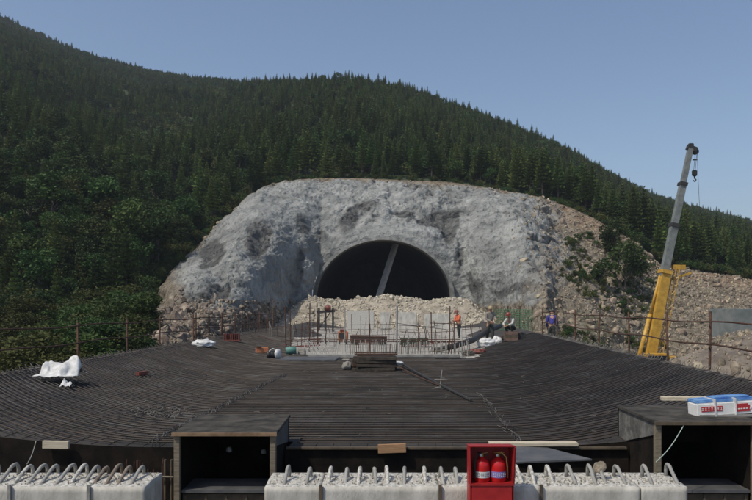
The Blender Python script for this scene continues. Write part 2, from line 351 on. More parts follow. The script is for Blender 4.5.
# tunnel: lining tube, front ring, floor
tt = thing('tunnel', 'wide arched tunnel mouth with a pale concrete rim, cut into the grey rock face', 'tunnel', (TX, TY, -2))
def arch(a, b, n=56, zb=-2.2):
    pts = [(-a*.93, zb)]
    for i in range(n+1):
        t = PI+(-PI)*i/n; pts.append((a*math.cos(t), b*math.sin(t)+TZ))
    pts.append((a*.93, zb)); return pts
def arch_strip(mb, prof1, y1, prof2, y2, m, flip=False):
    n = len(prof1); vs = [(TX+x, y1, z) for x, z in prof1]+[(TX+x, y2, z) for x, z in prof2]
    fs = [(i, i+1, n+i+1, n+i) for i in range(n-1)]
    mb.add(vs, [f[::-1] for f in fs] if flip else fs, m)
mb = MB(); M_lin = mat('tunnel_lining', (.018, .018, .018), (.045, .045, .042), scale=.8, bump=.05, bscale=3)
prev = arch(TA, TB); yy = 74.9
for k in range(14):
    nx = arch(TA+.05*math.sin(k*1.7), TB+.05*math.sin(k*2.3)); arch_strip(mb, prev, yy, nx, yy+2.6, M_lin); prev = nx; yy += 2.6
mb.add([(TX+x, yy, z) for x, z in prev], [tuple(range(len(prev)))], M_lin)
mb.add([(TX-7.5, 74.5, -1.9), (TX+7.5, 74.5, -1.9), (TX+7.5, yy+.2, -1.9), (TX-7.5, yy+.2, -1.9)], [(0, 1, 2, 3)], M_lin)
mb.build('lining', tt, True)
mb = MB(); o1, i1 = arch(TA+.30, TB+.30), arch(TA-.02, TB-.02)
M_rim = mat('rim_concrete', (.13, .135, .13), (.30, .30, .285), scale=1.6, bump=.08, bscale=4)
arch_strip(mb, i1, 74.35, o1, 74.42, M_rim); arch_strip(mb, o1, 74.42, o1, 79.5, M_rim); arch_strip(mb, i1, 76.2, i1, 74.35, M_rim)
mb.build('rim', tt, True)
a = P(396, 243, 78.5); b = P(379, 296, 77.0); b2 = a+(b-a)*1.35
mb = MB(); mb.beam(a, b2, .75, .35, mat('duct_grey', (.23, .235, .23), (.33, .33, .32), scale=2, bump=.02), .04); mb.box(a+Vector((0, 0, .1)), (1.1, .5, .2), M_conc_dk)
tag(mb.build('prop'), 'pale leaning prop standing inside the dark tunnel mouth, from floor to crown', 'prop')

# ------------------------------------------------------------------ scatter by instances (uncountable stuff)
def rock_variants(coll_name, m, n=5):
    c = bpy.data.collections.new(coll_name)
    import bmesh
    for k in range(n):
        bm = bmesh.new(); bmesh.ops.create_icosphere(bm, subdivisions=2, radius=.5)
        s = Vector((random.uniform(.8, 1.3), random.uniform(.6, 1.1), random.uniform(.45, .8)))
        pl = [(Vector((random.gauss(0, 1), random.gauss(0, 1), random.gauss(0, 1))).normalized(), random.uniform(.26, .42)) for _ in range(11)]
        for v in bm.verts:
            for nrm, dist in pl:
                d = v.co.dot(nrm)
                if d > dist: v.co -= nrm*(d-dist)
            v.co = Vector((v.co.x*s.x, v.co.y*s.y, v.co.z*s.z))
        me = bpy.data.meshes.new('stone'); bm.to_mesh(me); bm.free(); me.materials.append(m); c.objects.link(bpy.data.objects.new('stone', me))
    return c
def scatter(name, pts, rots, scl, idx, coll):
    me = bpy.data.meshes.new(name); pts = np.asarray(pts, np.float32); me.vertices.add(len(pts)); me.vertices.foreach_set('co', pts.ravel())
    a = me.attributes.new('rot', 'FLOAT_VECTOR', 'POINT'); a.data.foreach_set('vector', np.asarray(rots, np.float32).ravel())
    a = me.attributes.new('scl', 'FLOAT', 'POINT'); a.data.foreach_set('value', np.asarray(scl, np.float32))
    a = me.attributes.new('pick', 'INT', 'POINT'); a.data.foreach_set('value', np.asarray(idx, np.int32))
    me.update(); o = bpy.data.objects.new(name, me); COL.objects.link(o)
    g = bpy.data.node_groups.new(name+'_nodes', 'GeometryNodeTree')
    g.interface.new_socket('Geometry', in_out='INPUT', socket_type='NodeSocketGeometry'); g.interface.new_socket('Geometry', in_out='OUTPUT', socket_type='NodeSocketGeometry')
    gi = g.nodes.new('NodeGroupInput'); go = g.nodes.new('NodeGroupOutput'); ip = g.nodes.new('GeometryNodeInstanceOnPoints'); ci = g.nodes.new('GeometryNodeCollectionInfo')
    ci.inputs['Collection'].default_value = coll; ci.inputs['Separate Children'].default_value = True; ci.inputs['Reset Children'].default_value = True
    def na(nm, ty): n = g.nodes.new('GeometryNodeInputNamedAttribute'); n.data_type = ty; n.inputs['Name'].default_value = nm; return n.outputs['Attribute']
    g.links.new(gi.outputs[0], ip.inputs['Points']); g.links.new(ci.outputs[0], ip.inputs['Instance']); ip.inputs['Pick Instance'].default_value = True
    g.links.new(na('pick', 'INT'), ip.inputs['Instance Index']); g.links.new(na('rot', 'FLOAT_VECTOR'), ip.inputs['Rotation']); g.links.new(na('scl', 'FLOAT'), ip.inputs['Scale'])
    g.links.new(ip.outputs[0], go.inputs[0]); md = o.modifiers.new('instances', 'NODES'); md.node_group = g
    return tag(o, kind='stuff')
def rock_scatter(name, X, Y, Z, s, coll, n=5):
    k = len(X); R = RNG.uniform(0, 6.28, (k, 3)); return scatter(name, np.stack([X, Y, Z], -1), R, s, RNG.integers(0, n, k), coll)
C_rock = rock_variants('stones_grey', M_rock); C_pale = rock_variants('stones_pale', M_rock_pale); C_brown = rock_variants('stones_brown', M_rock_brown)

# stony bank on the low ground right of the deck
bx_ = np.linspace(8.2, 60, 150); by_ = np.linspace(22, 62, 110); BX, BYY = np.meshgrid(bx_, by_)
def bankz(X, Y):
    pxx = CX+FP*X/Y; top = np.interp(pxx, [560, 640, 668, 690, 720, 760, 900], [420, 372, 362, 349, 338, 333, 330]); topz = np.clip(zpy(top, 37), -3.3, .6)
    n = fbm(np.stack([X*.35, Y*.35, X*0], -1), 4, 77); e = sstep(24, 36, Y+1.2*n)*(1-.85*sstep(38.5, 43, Y))
    return -3.6+(topz+3.6)*e+n*.45*e-.25*(1-e)
tag(np_mesh('stone_bank', np.stack([BX, BYY, bankz(BX, BYY)], -1).reshape(-1, 3), grid_faces(110, 150), [mat('bank_soil', (.11, .09, .07), (.27, .23, .18), (.18, .15, .12), scale=.8, bump=.1, bscale=5)], smooth=True), kind='structure')
k = 5200; X = RNG.uniform(11, 40, k); Y = RNG.uniform(26, 41, k); s = RNG.uniform(.05, .26, k)+(RNG.random(k) < .05)*RNG.uniform(.1, .5, k); q = bankz(X, Y) > -2.6; X, Y, s = X[q], Y[q], s[q]
tag(rock_scatter('bank_stones', X, Y, bankz(X, Y)+s*.1, s, C_brown), 'brown and grey stones covering the bank beyond the right railing', 'rubble')
# rubble heap before the tunnel
hx = np.linspace(-13, 11, 200); hy = np.linspace(56.5, 77, 120); HX, HYY = np.meshgrid(hx, hy)
def heapz(X, Y):
    pxx = CX+FP*X/68.0
    top = zpy(np.interp(pxx, [230, 262, 290, 310, 330, 345, 372, 386, 400, 425, 450, 470, 486, 500], [330, 322, 308, 296, 301, 302, 298, 296, 299, 302, 298, 300, 313, 332]), 70)
    n = fbm(np.stack([X*.5, Y*.5, X*0], -1), 4, 71)
    rise = sstep(59.0, 69, Y+.8*n); back = 1-.75*sstep(71, 76.5, Y)
    return -.12+(top+.12)*rise*back+n*.35*rise
HZ = heapz(HX, HYY)
tag(np_mesh('spoil_heap', np.stack([HX, HYY, HZ], -1).reshape(-1, 3), grid_faces(120, 200), [mat('heap_soil', (.24, .205, .155), (.44, .39, .31), scale=1.0, bump=.12, bscale=5)], smooth=True), kind='structure')
k = 5200; X = RNG.uniform(-12.5, 10.5, k); Y = RNG.uniform(59, 74, k); s = RNG.uniform(.08, .34, k)+(RNG.random(k) < .05)*RNG.uniform(.1, .5, k)
tag(rock_scatter('rubble', X, Y, heapz(X, Y)+s*.1, s, C_pale), 'pale broken stone piled in front of the tunnel mouth', 'rubble')
# rubble on the flanks
def on_slope(k, px0, px1, t0, t1, pwr=1.0):
    px = RNG.uniform(px0, px1, k); t = t0+(t1-t0)*RNG.random(k)**pwr
    BYk = tab(px, BT, 1); BZk = tab(px, BT, 2); EYk = tab(px, ET, 1); EZk = zpy(tab(px, ET, 2), EYk)
    Yk = BYk+(EYk-BYk)*t**slope_pow(px)
    # read the displaced surface so stones sit on it
    ci = np.clip(np.searchsorted(pxs, px)-1, 0, len(pxs)-2); ri = np.clip((t*(len(ts)-1)).astype(int), 0, len(ts)-1)
    return Xd[ri, ci], Yd[ri, ci], Zd[ri, ci], px, t
X, Y, Z, px, t = on_slope(5200, 125, 300, 0, .55, 1.3); py = HY-(Z-CZ)*FP/Y; kk = (py > 300)|(px < 185); X, Y, Z = X[kk], Y[kk], Z[kk]
s = RNG.uniform(.08, .40, len(X))*(.5+Y/90)+(RNG.random(len(X)) < .05)*RNG.uniform(.2, .7, len(X))
tag(rock_scatter('rubble_slope', X, Y, Z, s, C_rock), 'grey and brown broken rock spilling down the left flank of the cut to the deck', 'rubble')
X, Y, Z, px, t = on_slope(9000, 470, 800, 0, .99, .9); kk = (px > 548+RNG.normal(0, 22, len(px))) | ((HY-(Z-CZ)*FP/Y) > 309); X, Y, Z, px = X[kk], Y[kk], Z[kk], px[kk]
s = RNG.uniform(.08, .34, len(X))*(.5+Y/100)+(RNG.random(len(X)) < .05)*RNG.uniform(.2, .75, len(X))
tag(rock_scatter('rubble_bank', X, Y, Z, s, C_brown), 'brown broken rock covering the right bank behind the crane', 'rubble')
X, Y, Z, px, t = on_slope(1300, 180, 560, .88, 1.0, .7); s = RNG.uniform(.05, .20, len(X))+(RNG.random(len(X)) < .04)*RNG.uniform(.2, .5, len(X))
tag(rock_scatter('crest_debris', X, Y, Z, s, C_brown), 'loose brown debris along the crest of the grey rock face below the forest', 'rubble')
k = 3600; X = RNG.uniform(7.5, 34, k); Y = RNG.uniform(13, 62, k); kk = X > 8.3; X, Y = X[kk], Y[kk]
s = RNG.uniform(.06, .32, len(X))+(RNG.random(len(X)) < .05)*RNG.uniform(.2, .6, len(X))
tag(rock_scatter('loose_stones', X, Y, X*0-3.27, s, C_brown), 'loose brown stones strewn over the low ground to the right of the deck', 'rubble')
#@@PART2@@
# ------------------------------------------------------------------ trees
def quads(C, A, B):
    "centres, half axes -> vertices, faces"
    V = np.stack([C-A-B*.35, C+B-A*.15, C+A+B*.35*0, C-B-A*.15], 1).reshape(-1, 3); F = np.arange(len(V)).reshape(-1, 4); return V, F
def rvec(n, g): v = g.normal(size=(n, 3)); return v/np.linalg.norm(v, axis=1, keepdims=True)
def conifer_arrays(seed, H=1.0, R=.2, n=620, base=.12, q=1.0):
    g = np.random.default_rng(seed); lv = 15
    h = base+(1-base)*(1-np.sqrt(g.random(n)))*1.0; lev = np.round(h*lv)/lv; h = np.clip(lev*.75+h*.25+g.normal(0, .008, n), base, .99)
    ang = g.random(n)*2*PI; lobes = 1+.22*np.sin(ang*3+seed+h*9)+.15*np.sin(ang*5+h*23)
    r = R*lobes*(1-h)**.75*(.25+.75*g.random(n)**.5)*(.75+.35*np.sin(h*lv*2*PI))+.004
    C = np.stack([r*np.cos(ang), r*np.sin(ang), h-.35*r], 1)
    out = np.stack([np.cos(ang), np.sin(ang), .25+.9*h], 1)+.45*rvec(n, g); out /= np.linalg.norm(out, axis=1, keepdims=True)
    sd = np.cross(out, rvec(n, g)); sd /= np.linalg.norm(sd, axis=1, keepdims=True)
    L = q*(.030+.040*g.random(n))[:, None]*(1.25-.55*h)[:, None]
    V, F = quads(C, out*L, sd*L*.42); return V*H, F
def broad_arrays(seed, n=1000, R=.34, base=.25, q=1.0):
    g = np.random.default_rng(seed); k = 13
    cc = rvec(k, g)*np.array([R*.75, R*.75, .30])*(g.random((k, 1))**.4)+np.array([0, 0, .62]); cr = .10+.09*g.random(k)
    w = g.integers(0, k, n); C = cc[w]+rvec(n, g)*cr[w][:, None]*(.55+.45*g.random((n, 1)))*np.array([1, 1, .8]); C[:, 2] = np.clip(C[:, 2], base*.6, 1.05)
    a = rvec(n, g); a[:, 2] = a[:, 2]*.5; b = np.cross(a, rvec(n, g)); b /= np.linalg.norm(b, axis=1, keepdims=True)
    L = q*(.018+.020*g.random(n))[:, None]; V, F = quads(C, a*L*1.1, b*L*.8); return V, F, cc
def bush_arrays(seed, n=500, q=1.0):
    g = np.random.default_rng(seed); k = 9
    cc = np.stack([g.normal(0, .25, k), g.normal(0, .25, k), .2+.45*g.random(k)], 1); w = g.integers(0, k, n)
    C = cc[w]+rvec(n, g)*.22*(.5+.5*g.random((n, 1))); C[:, 2] = np.abs(C[:, 2])
    a = rvec(n, g); b = np.cross(a, rvec(n, g)); b /= np.linalg.norm(b, axis=1, keepdims=True); L = q*(.03+.03*g.random(n))[:, None]
    V, F = quads(C, a*L*1.2, b*L*.7); return V, F
def trunk_mb(seed, top, r0, lean=.03, limbs=None):
    g = random.Random(seed); mb = MB(); pts = [(g.uniform(-lean, lean)*t, g.uniform(-lean, lean)*t, -.06+top*t) for t in (0, .25, .5, .75, 1)]
    mb.tube(pts, [r0, r0*.85, r0*.65, r0*.4, r0*.12], M_bark, 6)
    for c in (limbs if limbs is not None else []):
        z = max(.15, c[2]*.55); q = pts[2]; p0 = (q[0]*.7, q[1]*.7, min(z, top*.9)); m_ = (c[0]*.45, c[1]*.45, (p0[2]+c[2])/2-.02)
        mb.tube([p0, m_, tuple(c)], [r0*.42, r0*.3, r0*.1], M_bark, 4)
    return mb
def stub_whorls(mb, seed, R):
    g = random.Random(seed)
    for k in range(16):
        z = .14+.8*k/16; a = g.random()*6.28; r = R*(1-z)**.75*.8; mb.tube([(0, 0, z), (r*math.cos(a), r*math.sin(a), z-.02)], [.006, .002], M_bark, 3, False)
VAR = {}   # kind -> list of (crown mesh, trunk mesh)
def mk_variant(kind, crown_VF, mcrown, tmb):
    me_c = np_mesh('crown', crown_VF[0], crown_VF[1], [mcrown], link=False).data
    t = tmb.build('trunk'); me_t = t.data; bpy.data.objects.remove(t)
    VAR.setdefault(kind, []).append((me_c, me_t))
for k in range(5):
    R = [.19, .16, .22, .14, .18][k]; t = trunk_mb(k, .97, .014, .012); stub_whorls(t, k, R)
    mk_variant('conifer', conifer_arrays(k+1, 1, R, 1900, .10+.05*(k % 3), .58), M_needles if k % 2 else M_needles_pale, t)
for k in range(3):       # bare-stemmed edge pines
    R = .22; t = trunk_mb(k+20, .97, .013, .03); stub_whorls(t, k+20, R)
    mk_variant('edge_pine', conifer_arrays(k+31, 1, R, 1700, .34, .58), M_needles, t)
for k in range(4):
    V, F, cc = broad_arrays(k+61, 1700, q=.78); mk_variant('broadleaf', (V, F), M_leaf, trunk_mb(k+40, .8, .022, .05, cc[:7]))
for k in range(2):
    V, F, cc = broad_arrays(k+71, 1300, q=.78); mk_variant('olive', (V, F), M_leaf_olive, trunk_mb(k+50, .8, .018, .06, cc[:7]))
for k in range(4):
    V, F, cc = broad_arrays(k+161, 7500, q=.42); mk_variant('near', (V, F), M_leaf if k % 2 else M_leaf_olive, trunk_mb(k+140, .8, .022, .06, cc[:9]))
def merged(kind, mlist):
    "one joined mesh per variant for the instanced far forest"
    for me_c, me_t in VAR[kind]:
        import bmesh
        bm = bmesh.new(); bm.from_mesh(me_c); n0 = len(bm.faces); bm.from_mesh(me_t); bm.faces.ensure_lookup_table()
        for f in bm.faces[n0:] if False else list(bm.faces)[n0:]: f.material_index = 1
        me = bpy.data.meshes.new('forest_tree'); bm.to_mesh(me); bm.free(); me.materials.append(me_c.materials[0]); me.materials.append(M_bark); mlist.append(me)
C_far = bpy.data.collections.new('far_trees'); ml = []; merged('conifer', ml)
for me in ml: C_far.objects.link(bpy.data.objects.new('forest_tree', me))
C_mix = bpy.data.collections.new('far_broadleaf'); ml = []; merged('broadleaf', ml); merged('olive', ml)
for me in ml: C_mix.objects.link(bpy.data.objects.new('forest_tree', me))
C_bush = bpy.data.collections.new('bushes')
for k in range(4):
    V, F = bush_arrays(k+81); C_bush.objects.link(np_mesh('bush', V, F, [M_leaf if k % 2 else M_leaf_olive], link=False))

C_fine = bpy.data.collections.new('fine_bushes')
for k in range(3):
    V, F = bush_arrays(k+85, 2600, .45); C_fine.objects.link(np_mesh('bush', V, F, [M_leaf if k else M_leaf_olive], link=False))
def lump(X, Y): return fbm(np.stack([X*.045, Y*.045, X*0+3], -1), 3, 91)
sp = 1.85; xs_ = np.arange(-330, 300, sp); ys_ = np.arange(44, 345, sp); TXg, TYg = np.meshgrid(xs_, ys_)
TXg = (TXg+RNG.uniform(-.8, .8, TXg.shape)*sp).ravel(); TYg = (TYg+RNG.uniform(-.8, .8, TYg.shape)*sp).ravel()
px = CX+FP*TXg/TYg; EYv = tab(px, ET, 1); RYv = tab(px, RT, 1); kk = (px > -130) & (px < 880) & (TYg > EYv+.3) & (TYg < RYv+9); X, Y, px, EYv, RYv = TXg[kk], TYg[kk], px[kk], EYv[kk], RYv[kk]
thin = RNG.random(len(X)) < np.where(Y < 150, .85, np.where(Y < 230, .85, .75)); X, Y, px, EYv, RYv = X[thin], Y[thin], px[thin], EYv[thin], RYv[thin]
Z = zground(X, Y); py = HY-(Z-CZ)*FP/Y
clear = ((px > 128) & (px < 192) & (py > 122+.05*px*0) & (py < 152)) | ((px > 212) & (px < 226) & (py > 90) & (py < 106))
lowleft = 1-sstep(120, 300, px)
pb = np.clip(.10+.35*lowleft*sstep(120, 260, py)+.5*(lump(X, Y) > .22)*lowleft, 0, .95)    # share of broadleaved trees
isb = RNG.random(len(X)) < pb; isb = np.where(Y > 190, isb | (RNG.random(len(X)) < .22), isb)
H = np.where(Y < EYv+9, RNG.uniform(4.2, 6.4, len(X)), RNG.uniform(4.0, 6.6, len(X)))*(1+.18*lump(X, Y)*2)
H = H*np.clip(RNG.normal(1, .15, len(X)), .6, 1.35)
H = H*.84; H = np.where(isb, H*RNG.uniform(.60, .92, len(X)), H); H = H*(1-.38*sstep(100, 220, Y))
keepm = ~clear; X, Y, Z, px, py, isb, H, EYv = [a[keepm] for a in (X, Y, Z, px, py, isb, H, EYv)]
inframe = (px > -4) & (px < 756) & (py > -5)
# ---- individual trees: the ones that show largest
def place_trees(sel, kinds, name, lab, cat, group):
    for i in sel:
        kd = kinds[int(RNG.integers(0, len(kinds)))]; me_c, me_t = VAR[kd][int(RNG.integers(0, len(VAR[kd])))]
        w = float(H[i]*RNG.uniform(.85, 1.2)); r = thing(name, lab, cat, (float(X[i]), float(Y[i]), float(Z[i])), group, float(RNG.uniform(0, 6.28)))
        r.scale = (w, w, float(H[i]))
        for nm, me in (('crown', me_c), ('trunk', me_t)): c = bpy.data.objects.new(nm, me); COL.objects.link(c); c.parent = r
con = np.where(~isb & inframe)[0]; con = con[np.argsort(Y[con]/H[con]-.2*(Y[con] < EYv[con]+8))][:290]
bro = np.where(isb & inframe)[0]; bro = bro[np.argsort(Y[bro]/H[bro])][:235]
def zone(i, a, b): return i[(px[i] >= a) & (px[i] < b)]
edge = lambda i: i[Y[i] < EYv[i]+7]; inner = lambda i: i[Y[i] >= EYv[i]+7]
for (a, b, nm, wh) in [(-9, 262, 'left', 'on the slope left of the grey cut'), (262, 560, 'mid', 'on the hill above the tunnel cut'), (560, 999, 'right', 'above the brown bank at right')]:
    z_ = zone(con, a, b)
    place_trees(edge(z_), ['edge_pine', 'conifer'], 'pine_tree', 'dark bare-stemmed pine in the forest edge '+wh, 'tree', 'front row pines '+wh)
    place_trees(inner(z_), ['conifer'], 'pine_tree', 'narrow green pine behind the forest edge '+wh, 'tree', 'pines behind the front row '+wh)
    z_ = zone(bro, a, b)
    place_trees(z_, ['broadleaf', 'broadleaf', 'broadleaf', 'broadleaf', 'olive'], 'broadleaf_tree', 'bushy broadleaf tree among pines '+wh, 'tree', 'broadleaf trees '+wh)
done = np.zeros(len(X), bool); done[con] = True; done[bro] = True
def far(sel, coll, n, name, lab):
    k = sel.sum(); R = np.stack([RNG.normal(0, .04, k), RNG.normal(0, .04, k), RNG.uniform(0, 6.28, k)], -1)
    tag(scatter(name, np.stack([X, Y, Z-.1], -1)[sel], R, H[sel], RNG.integers(0, n, k), coll), lab, 'forest')
far(~done & ~isb, C_far, 5, 'pine_forest', 'dense dark pine forest covering the hill up to the skyline')
far(~done & isb, C_mix, 6, 'broadleaf_forest', 'darker broadleaf woodland mixed into the pine forest on the left hillside')
# ---- undergrowth between trees and along the lip of the cut
k = 5200; u = RNG.uniform(-60, 820, k); u = u[(RNG.random(k) < .35) | (u < 290) | (u > 560)]; k = len(u); EYu = tab(u, ET, 1); Yu = EYu+RNG.exponential(9, k)+RNG.normal(-.3, .7, k); Xu = (u-CX)*Yu/FP; Zu = zground(Xu, np.maximum(Yu, EYu+.01))
tag(scatter('undergrowth', np.stack([Xu, Yu, Zu-.15], -1), np.stack([u*0, u*0, RNG.uniform(0, 6, k)], -1), RNG.uniform(.5, 1.7, k)*np.where(u < 120, 1.3, np.where((u > 250) & (u < 600), .62, 1)), RNG.integers(0, 4, k), C_bush), 'low dark undergrowth along the lip of the cut and under the trees', 'undergrowth')
k = 9000; Yu = np.sqrt(RNG.uniform(90**2, 335**2, k)); u = RNG.uniform(-80, 830, k); q = (Yu > tab(u, ET, 1)+6) & (Yu < tab(u, RT, 1)+4); u, Yu = u[q], Yu[q]; k = len(u); Xu = (u-CX)*Yu/FP; Zu = zground(Xu, Yu)
tag(scatter('forest_understorey', np.stack([Xu, Yu, Zu-.15], -1), np.stack([u*0, u*0, RNG.uniform(0, 6, k)], -1), RNG.uniform(1.5, 3.0, k), RNG.integers(0, 4, k), C_bush), 'leafy understorey filling the gaps between the trees on the hill', 'undergrowth')
k = 900; u = RNG.uniform(120, 235, k); Yu = RNG.uniform(120, 240, k); Xu = (u-CX)*Yu/FP; Zu = zground(Xu, Yu); pyu = HY-(Zu-CZ)*FP/Yu; q = (u > 126) & (u < 196) & (pyu > 120) & (pyu < 154); q &= RNG.random(k) < .9
tag(scatter('clearing_shrubs', np.stack([Xu, Yu, Zu-.1], -1)[q], np.stack([u*0, u*0, RNG.uniform(0, 6, k)], -1)[q], RNG.uniform(1.2, 3.0, k)[q], RNG.integers(0, 4, q.sum()), C_bush), 'bright green low shrubs filling the small clearing on the left hillside', 'shrubs')
# weeds on the right bank and at the foot of the left slope
Xw, Yw, Zw, pw_, tw = on_slope(1000, 540, 690, .05, .93); pyw = HY-(Zw-CZ)*FP/Yw; q = (fbm(np.stack([Xw*.12, Yw*.12, Zw*.12], -1), 3, 97) > .02) & (pyw > 232) & (pw_ > 560) & (pw_ < 642+12*RNG.normal(size=len(pw_)))
tag(scatter('bank_weeds', np.stack([Xw, Yw, Zw], -1)[q], np.stack([Xw*0, Xw*0, Xw*7], -1)[q], RNG.uniform(.25, .9, len(Xw))[q], RNG.integers(0, 4, q.sum()), C_bush), 'scattered green weeds on the brown bank left of the crane', 'weeds')
# single small trees on the right bank, trees on the low ground left of the deck
def one_tree(pxv, Yv, h, kinds, name, lab, cat, group=None, zv=None, w=1.0):
    Xv = (pxv-CX)*Yv/FP; zz = float(zground(np.array([Xv]), np.array([Yv]))[0]) if zv is None else zv
    kd = kinds[int(RNG.integers(0, len(kinds)))]; me_c, me_t = VAR[kd][int(RNG.integers(0, len(VAR[kd])))]
    r = thing(name, lab, cat, (Xv, Yv, zz-.1), group, float(RNG.uniform(0, 6.28))); r.scale = (h*w, h*w, h)
    for nm, me in (('crown', me_c), ('trunk', me_t)): c = bpy.data.objects.new(nm, me); COL.objects.link(c); c.parent = r
for (a, b, h, lab) in [(612, 76, 5.2, 'small leafy tree high on the brown bank, leftmost of the bank trees'), (625, 70, 5.8, 'tallest leafy tree on the brown bank, left of the crane boom'), (634, 72, 4.2, 'small leafy tree on the brown bank nearest the crane boom'), (603, 68, 3.6, 'low leafy tree on the bank, lowest of the bank trees')]:
    one_tree(a, b, h, ['broadleaf'], 'bank_tree', lab, 'tree')
g = random.Random(5)
for i in range(62):
    Yv = g.uniform(25, 46); pv = g.uniform(-30, 128) if Yv < 38 else g.uniform(-30, 140)
    one_tree(pv, Yv, g.uniform(2.4, 4.6), ['near'], 'roadside_tree', 'dark bushy tree on the low ground directly behind the left railing', 'tree', 'bushy trees behind the left railing', w=1.25)
k = 700; u = RNG.uniform(-80, 122, k); Yu = RNG.uniform(22, 46, k); Xu = (u-CX)*Yu/FP; Zu = zground(Xu, Yu)
tag(scatter('low_scrub', np.stack([Xu, Yu, Zu-.1], -1), np.stack([u*0, u*0, RNG.uniform(0, 6, k)], -1), RNG.uniform(.8, 2.2, k), RNG.integers(0, 3, k), C_fine), 'dark scrub on the low ground left of the deck', 'scrub')
# ------------------------------------------------------------------ deck
def dcx(Y): return -.57+.05*(Y-10)
def dz(x, Y):
    e = max(0.0, abs(x-dcx(Y))-2.5); return .6*(e/4.8)**1.8
HALF = 7.3
HATCH = [(-2.52, -1.26, .356), (3.50, 4.78, .494)]       # x from, x to, lid height of the two raised hatches
def in_hatch(x, Y): return Y < 10.42 and any(a-.02 < x < b+.02 for a, b, _ in HATCH)
nxx = 180; ya = np.concatenate([np.arange(10, 12, .1), np.arange(12, 60.1, .5)]); V = []; 
for Y in ya:
    for i in range(nxx+1):
        a = -HALF+2*HALF*i/nxx; x = a+dcx(Y); V.append((x, Y, dz(x, Y)-.03))
V = np.array(V); F = grid_faces(len(ya), nxx+1); cen = V[F].mean(1)
keep = np.array([not in_hatch(c[0], c[1]) for c in cen]); F = F[keep]
o = np_mesh('deck_floor', V, F, [M_deck, M_mud], smooth=True, mi=[1 if (c[1] > 27.2+1.2*math.sin(c[0]*1.3)+.2*abs(c[0]) and abs(c[0]-dcx(c[1])) < 5.2+.8*math.sin(c[1]*.4)) else 0 for c in cen[keep]]); tag(o, kind='structure')
# side and front walls of the deck (formwork), dark timber
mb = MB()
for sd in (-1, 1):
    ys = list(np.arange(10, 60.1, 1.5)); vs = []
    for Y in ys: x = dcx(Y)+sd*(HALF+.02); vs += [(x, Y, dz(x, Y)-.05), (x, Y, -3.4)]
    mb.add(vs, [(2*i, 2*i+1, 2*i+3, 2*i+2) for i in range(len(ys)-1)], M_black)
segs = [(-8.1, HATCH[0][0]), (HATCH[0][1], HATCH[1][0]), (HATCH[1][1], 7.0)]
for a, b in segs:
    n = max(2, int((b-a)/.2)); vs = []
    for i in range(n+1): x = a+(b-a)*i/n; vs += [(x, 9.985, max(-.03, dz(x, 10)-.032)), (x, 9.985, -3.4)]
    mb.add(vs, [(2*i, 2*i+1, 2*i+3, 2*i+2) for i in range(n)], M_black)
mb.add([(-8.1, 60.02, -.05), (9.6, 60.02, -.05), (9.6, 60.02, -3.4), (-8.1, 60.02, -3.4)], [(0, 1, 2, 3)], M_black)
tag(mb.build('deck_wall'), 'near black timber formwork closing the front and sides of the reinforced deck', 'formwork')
mb = MB(); mb.add([(-14, -8, -1.1), (14, -8, -1.1), (14, 9.97, -1.1), (-14, 9.97, -1.1), (-14, -8, -1.4), (14, -8, -1.4), (14, 9.97, -1.4), (-14, 9.97, -1.4)], [(0, 1, 2, 3), (4, 7, 6, 5), (0, 4, 5, 1), (1, 5, 6, 2), (3, 2, 6, 7), (0, 3, 7, 4)], mat('trench_floor', (.03, .027, .024), (.075, .065, .055), scale=2, bump=.02))
tag(mb.build('trench_floor'), kind='structure')
# reinforcement mat
mat_ = thing('rebar_mat', 'wide mat of closely laid dark steel bars covering the bowl-shaped deck', 'rebar mat', (0, 10, 0))
def bar_runs(Yk):
    runs = []; cur = []; x = -HALF+.05; jit = random.uniform(-.02, .02); jz = random.uniform(0, .008); ph = random.random()*6
    while x <= HALF-.05:
        e = max(0, abs(x)-2.55); Y = Yk+.27*e**1.55+jit+.02*math.sin(x*.9+ph); xx = x+dcx(Y)
        ok = 10.02 < Y < (47 if x < 0 else 36) and not in_hatch(xx, Y)
        if Yk > 26.0+1.0*math.sin(x*1.5) and abs(x) < (3.4+(Yk-26)*.16): ok = False
        if ok: cur.append((xx, Y, dz(xx, Y)+.012+jz))
        elif cur: runs.append(cur); cur = []
        x += .16 if abs(x) > 2.4 else .35
    if cur: runs.append(cur)
    return [r for r in runs if len(r) > 2]
mb = MB(); Yk = 7.2
while Yk < 44:
    m = M_rebar if random.random() < .72 else M_rebar_dk
    for r in bar_runs(Yk): mb.tube(r, .0105, m, 5, False)
    Yk += .155*random.uniform(.82, 1.18)
tag(mb.build('crossbars', mat_, True))
mb = MB(); k = -7.0
while k < 7.0:
    pts = []; Y = 10.03; y1 = 46 if k < -3.6 else (35.5 if k > 3.6 else 26)
    while Y < y1:
        xx = k+dcx(Y)
        if not in_hatch(xx, Y): pts.append((xx, Y, dz(xx, Y)-.024))
        Y += .6
    mb.tube(pts, .004, M_deck, 4, False); k += .24
mb.build('lengthwise_bars', mat_, True)
M_dust = mat('dusty_steel', (.07, .065, .06), (.17, .16, .145), scale=4)
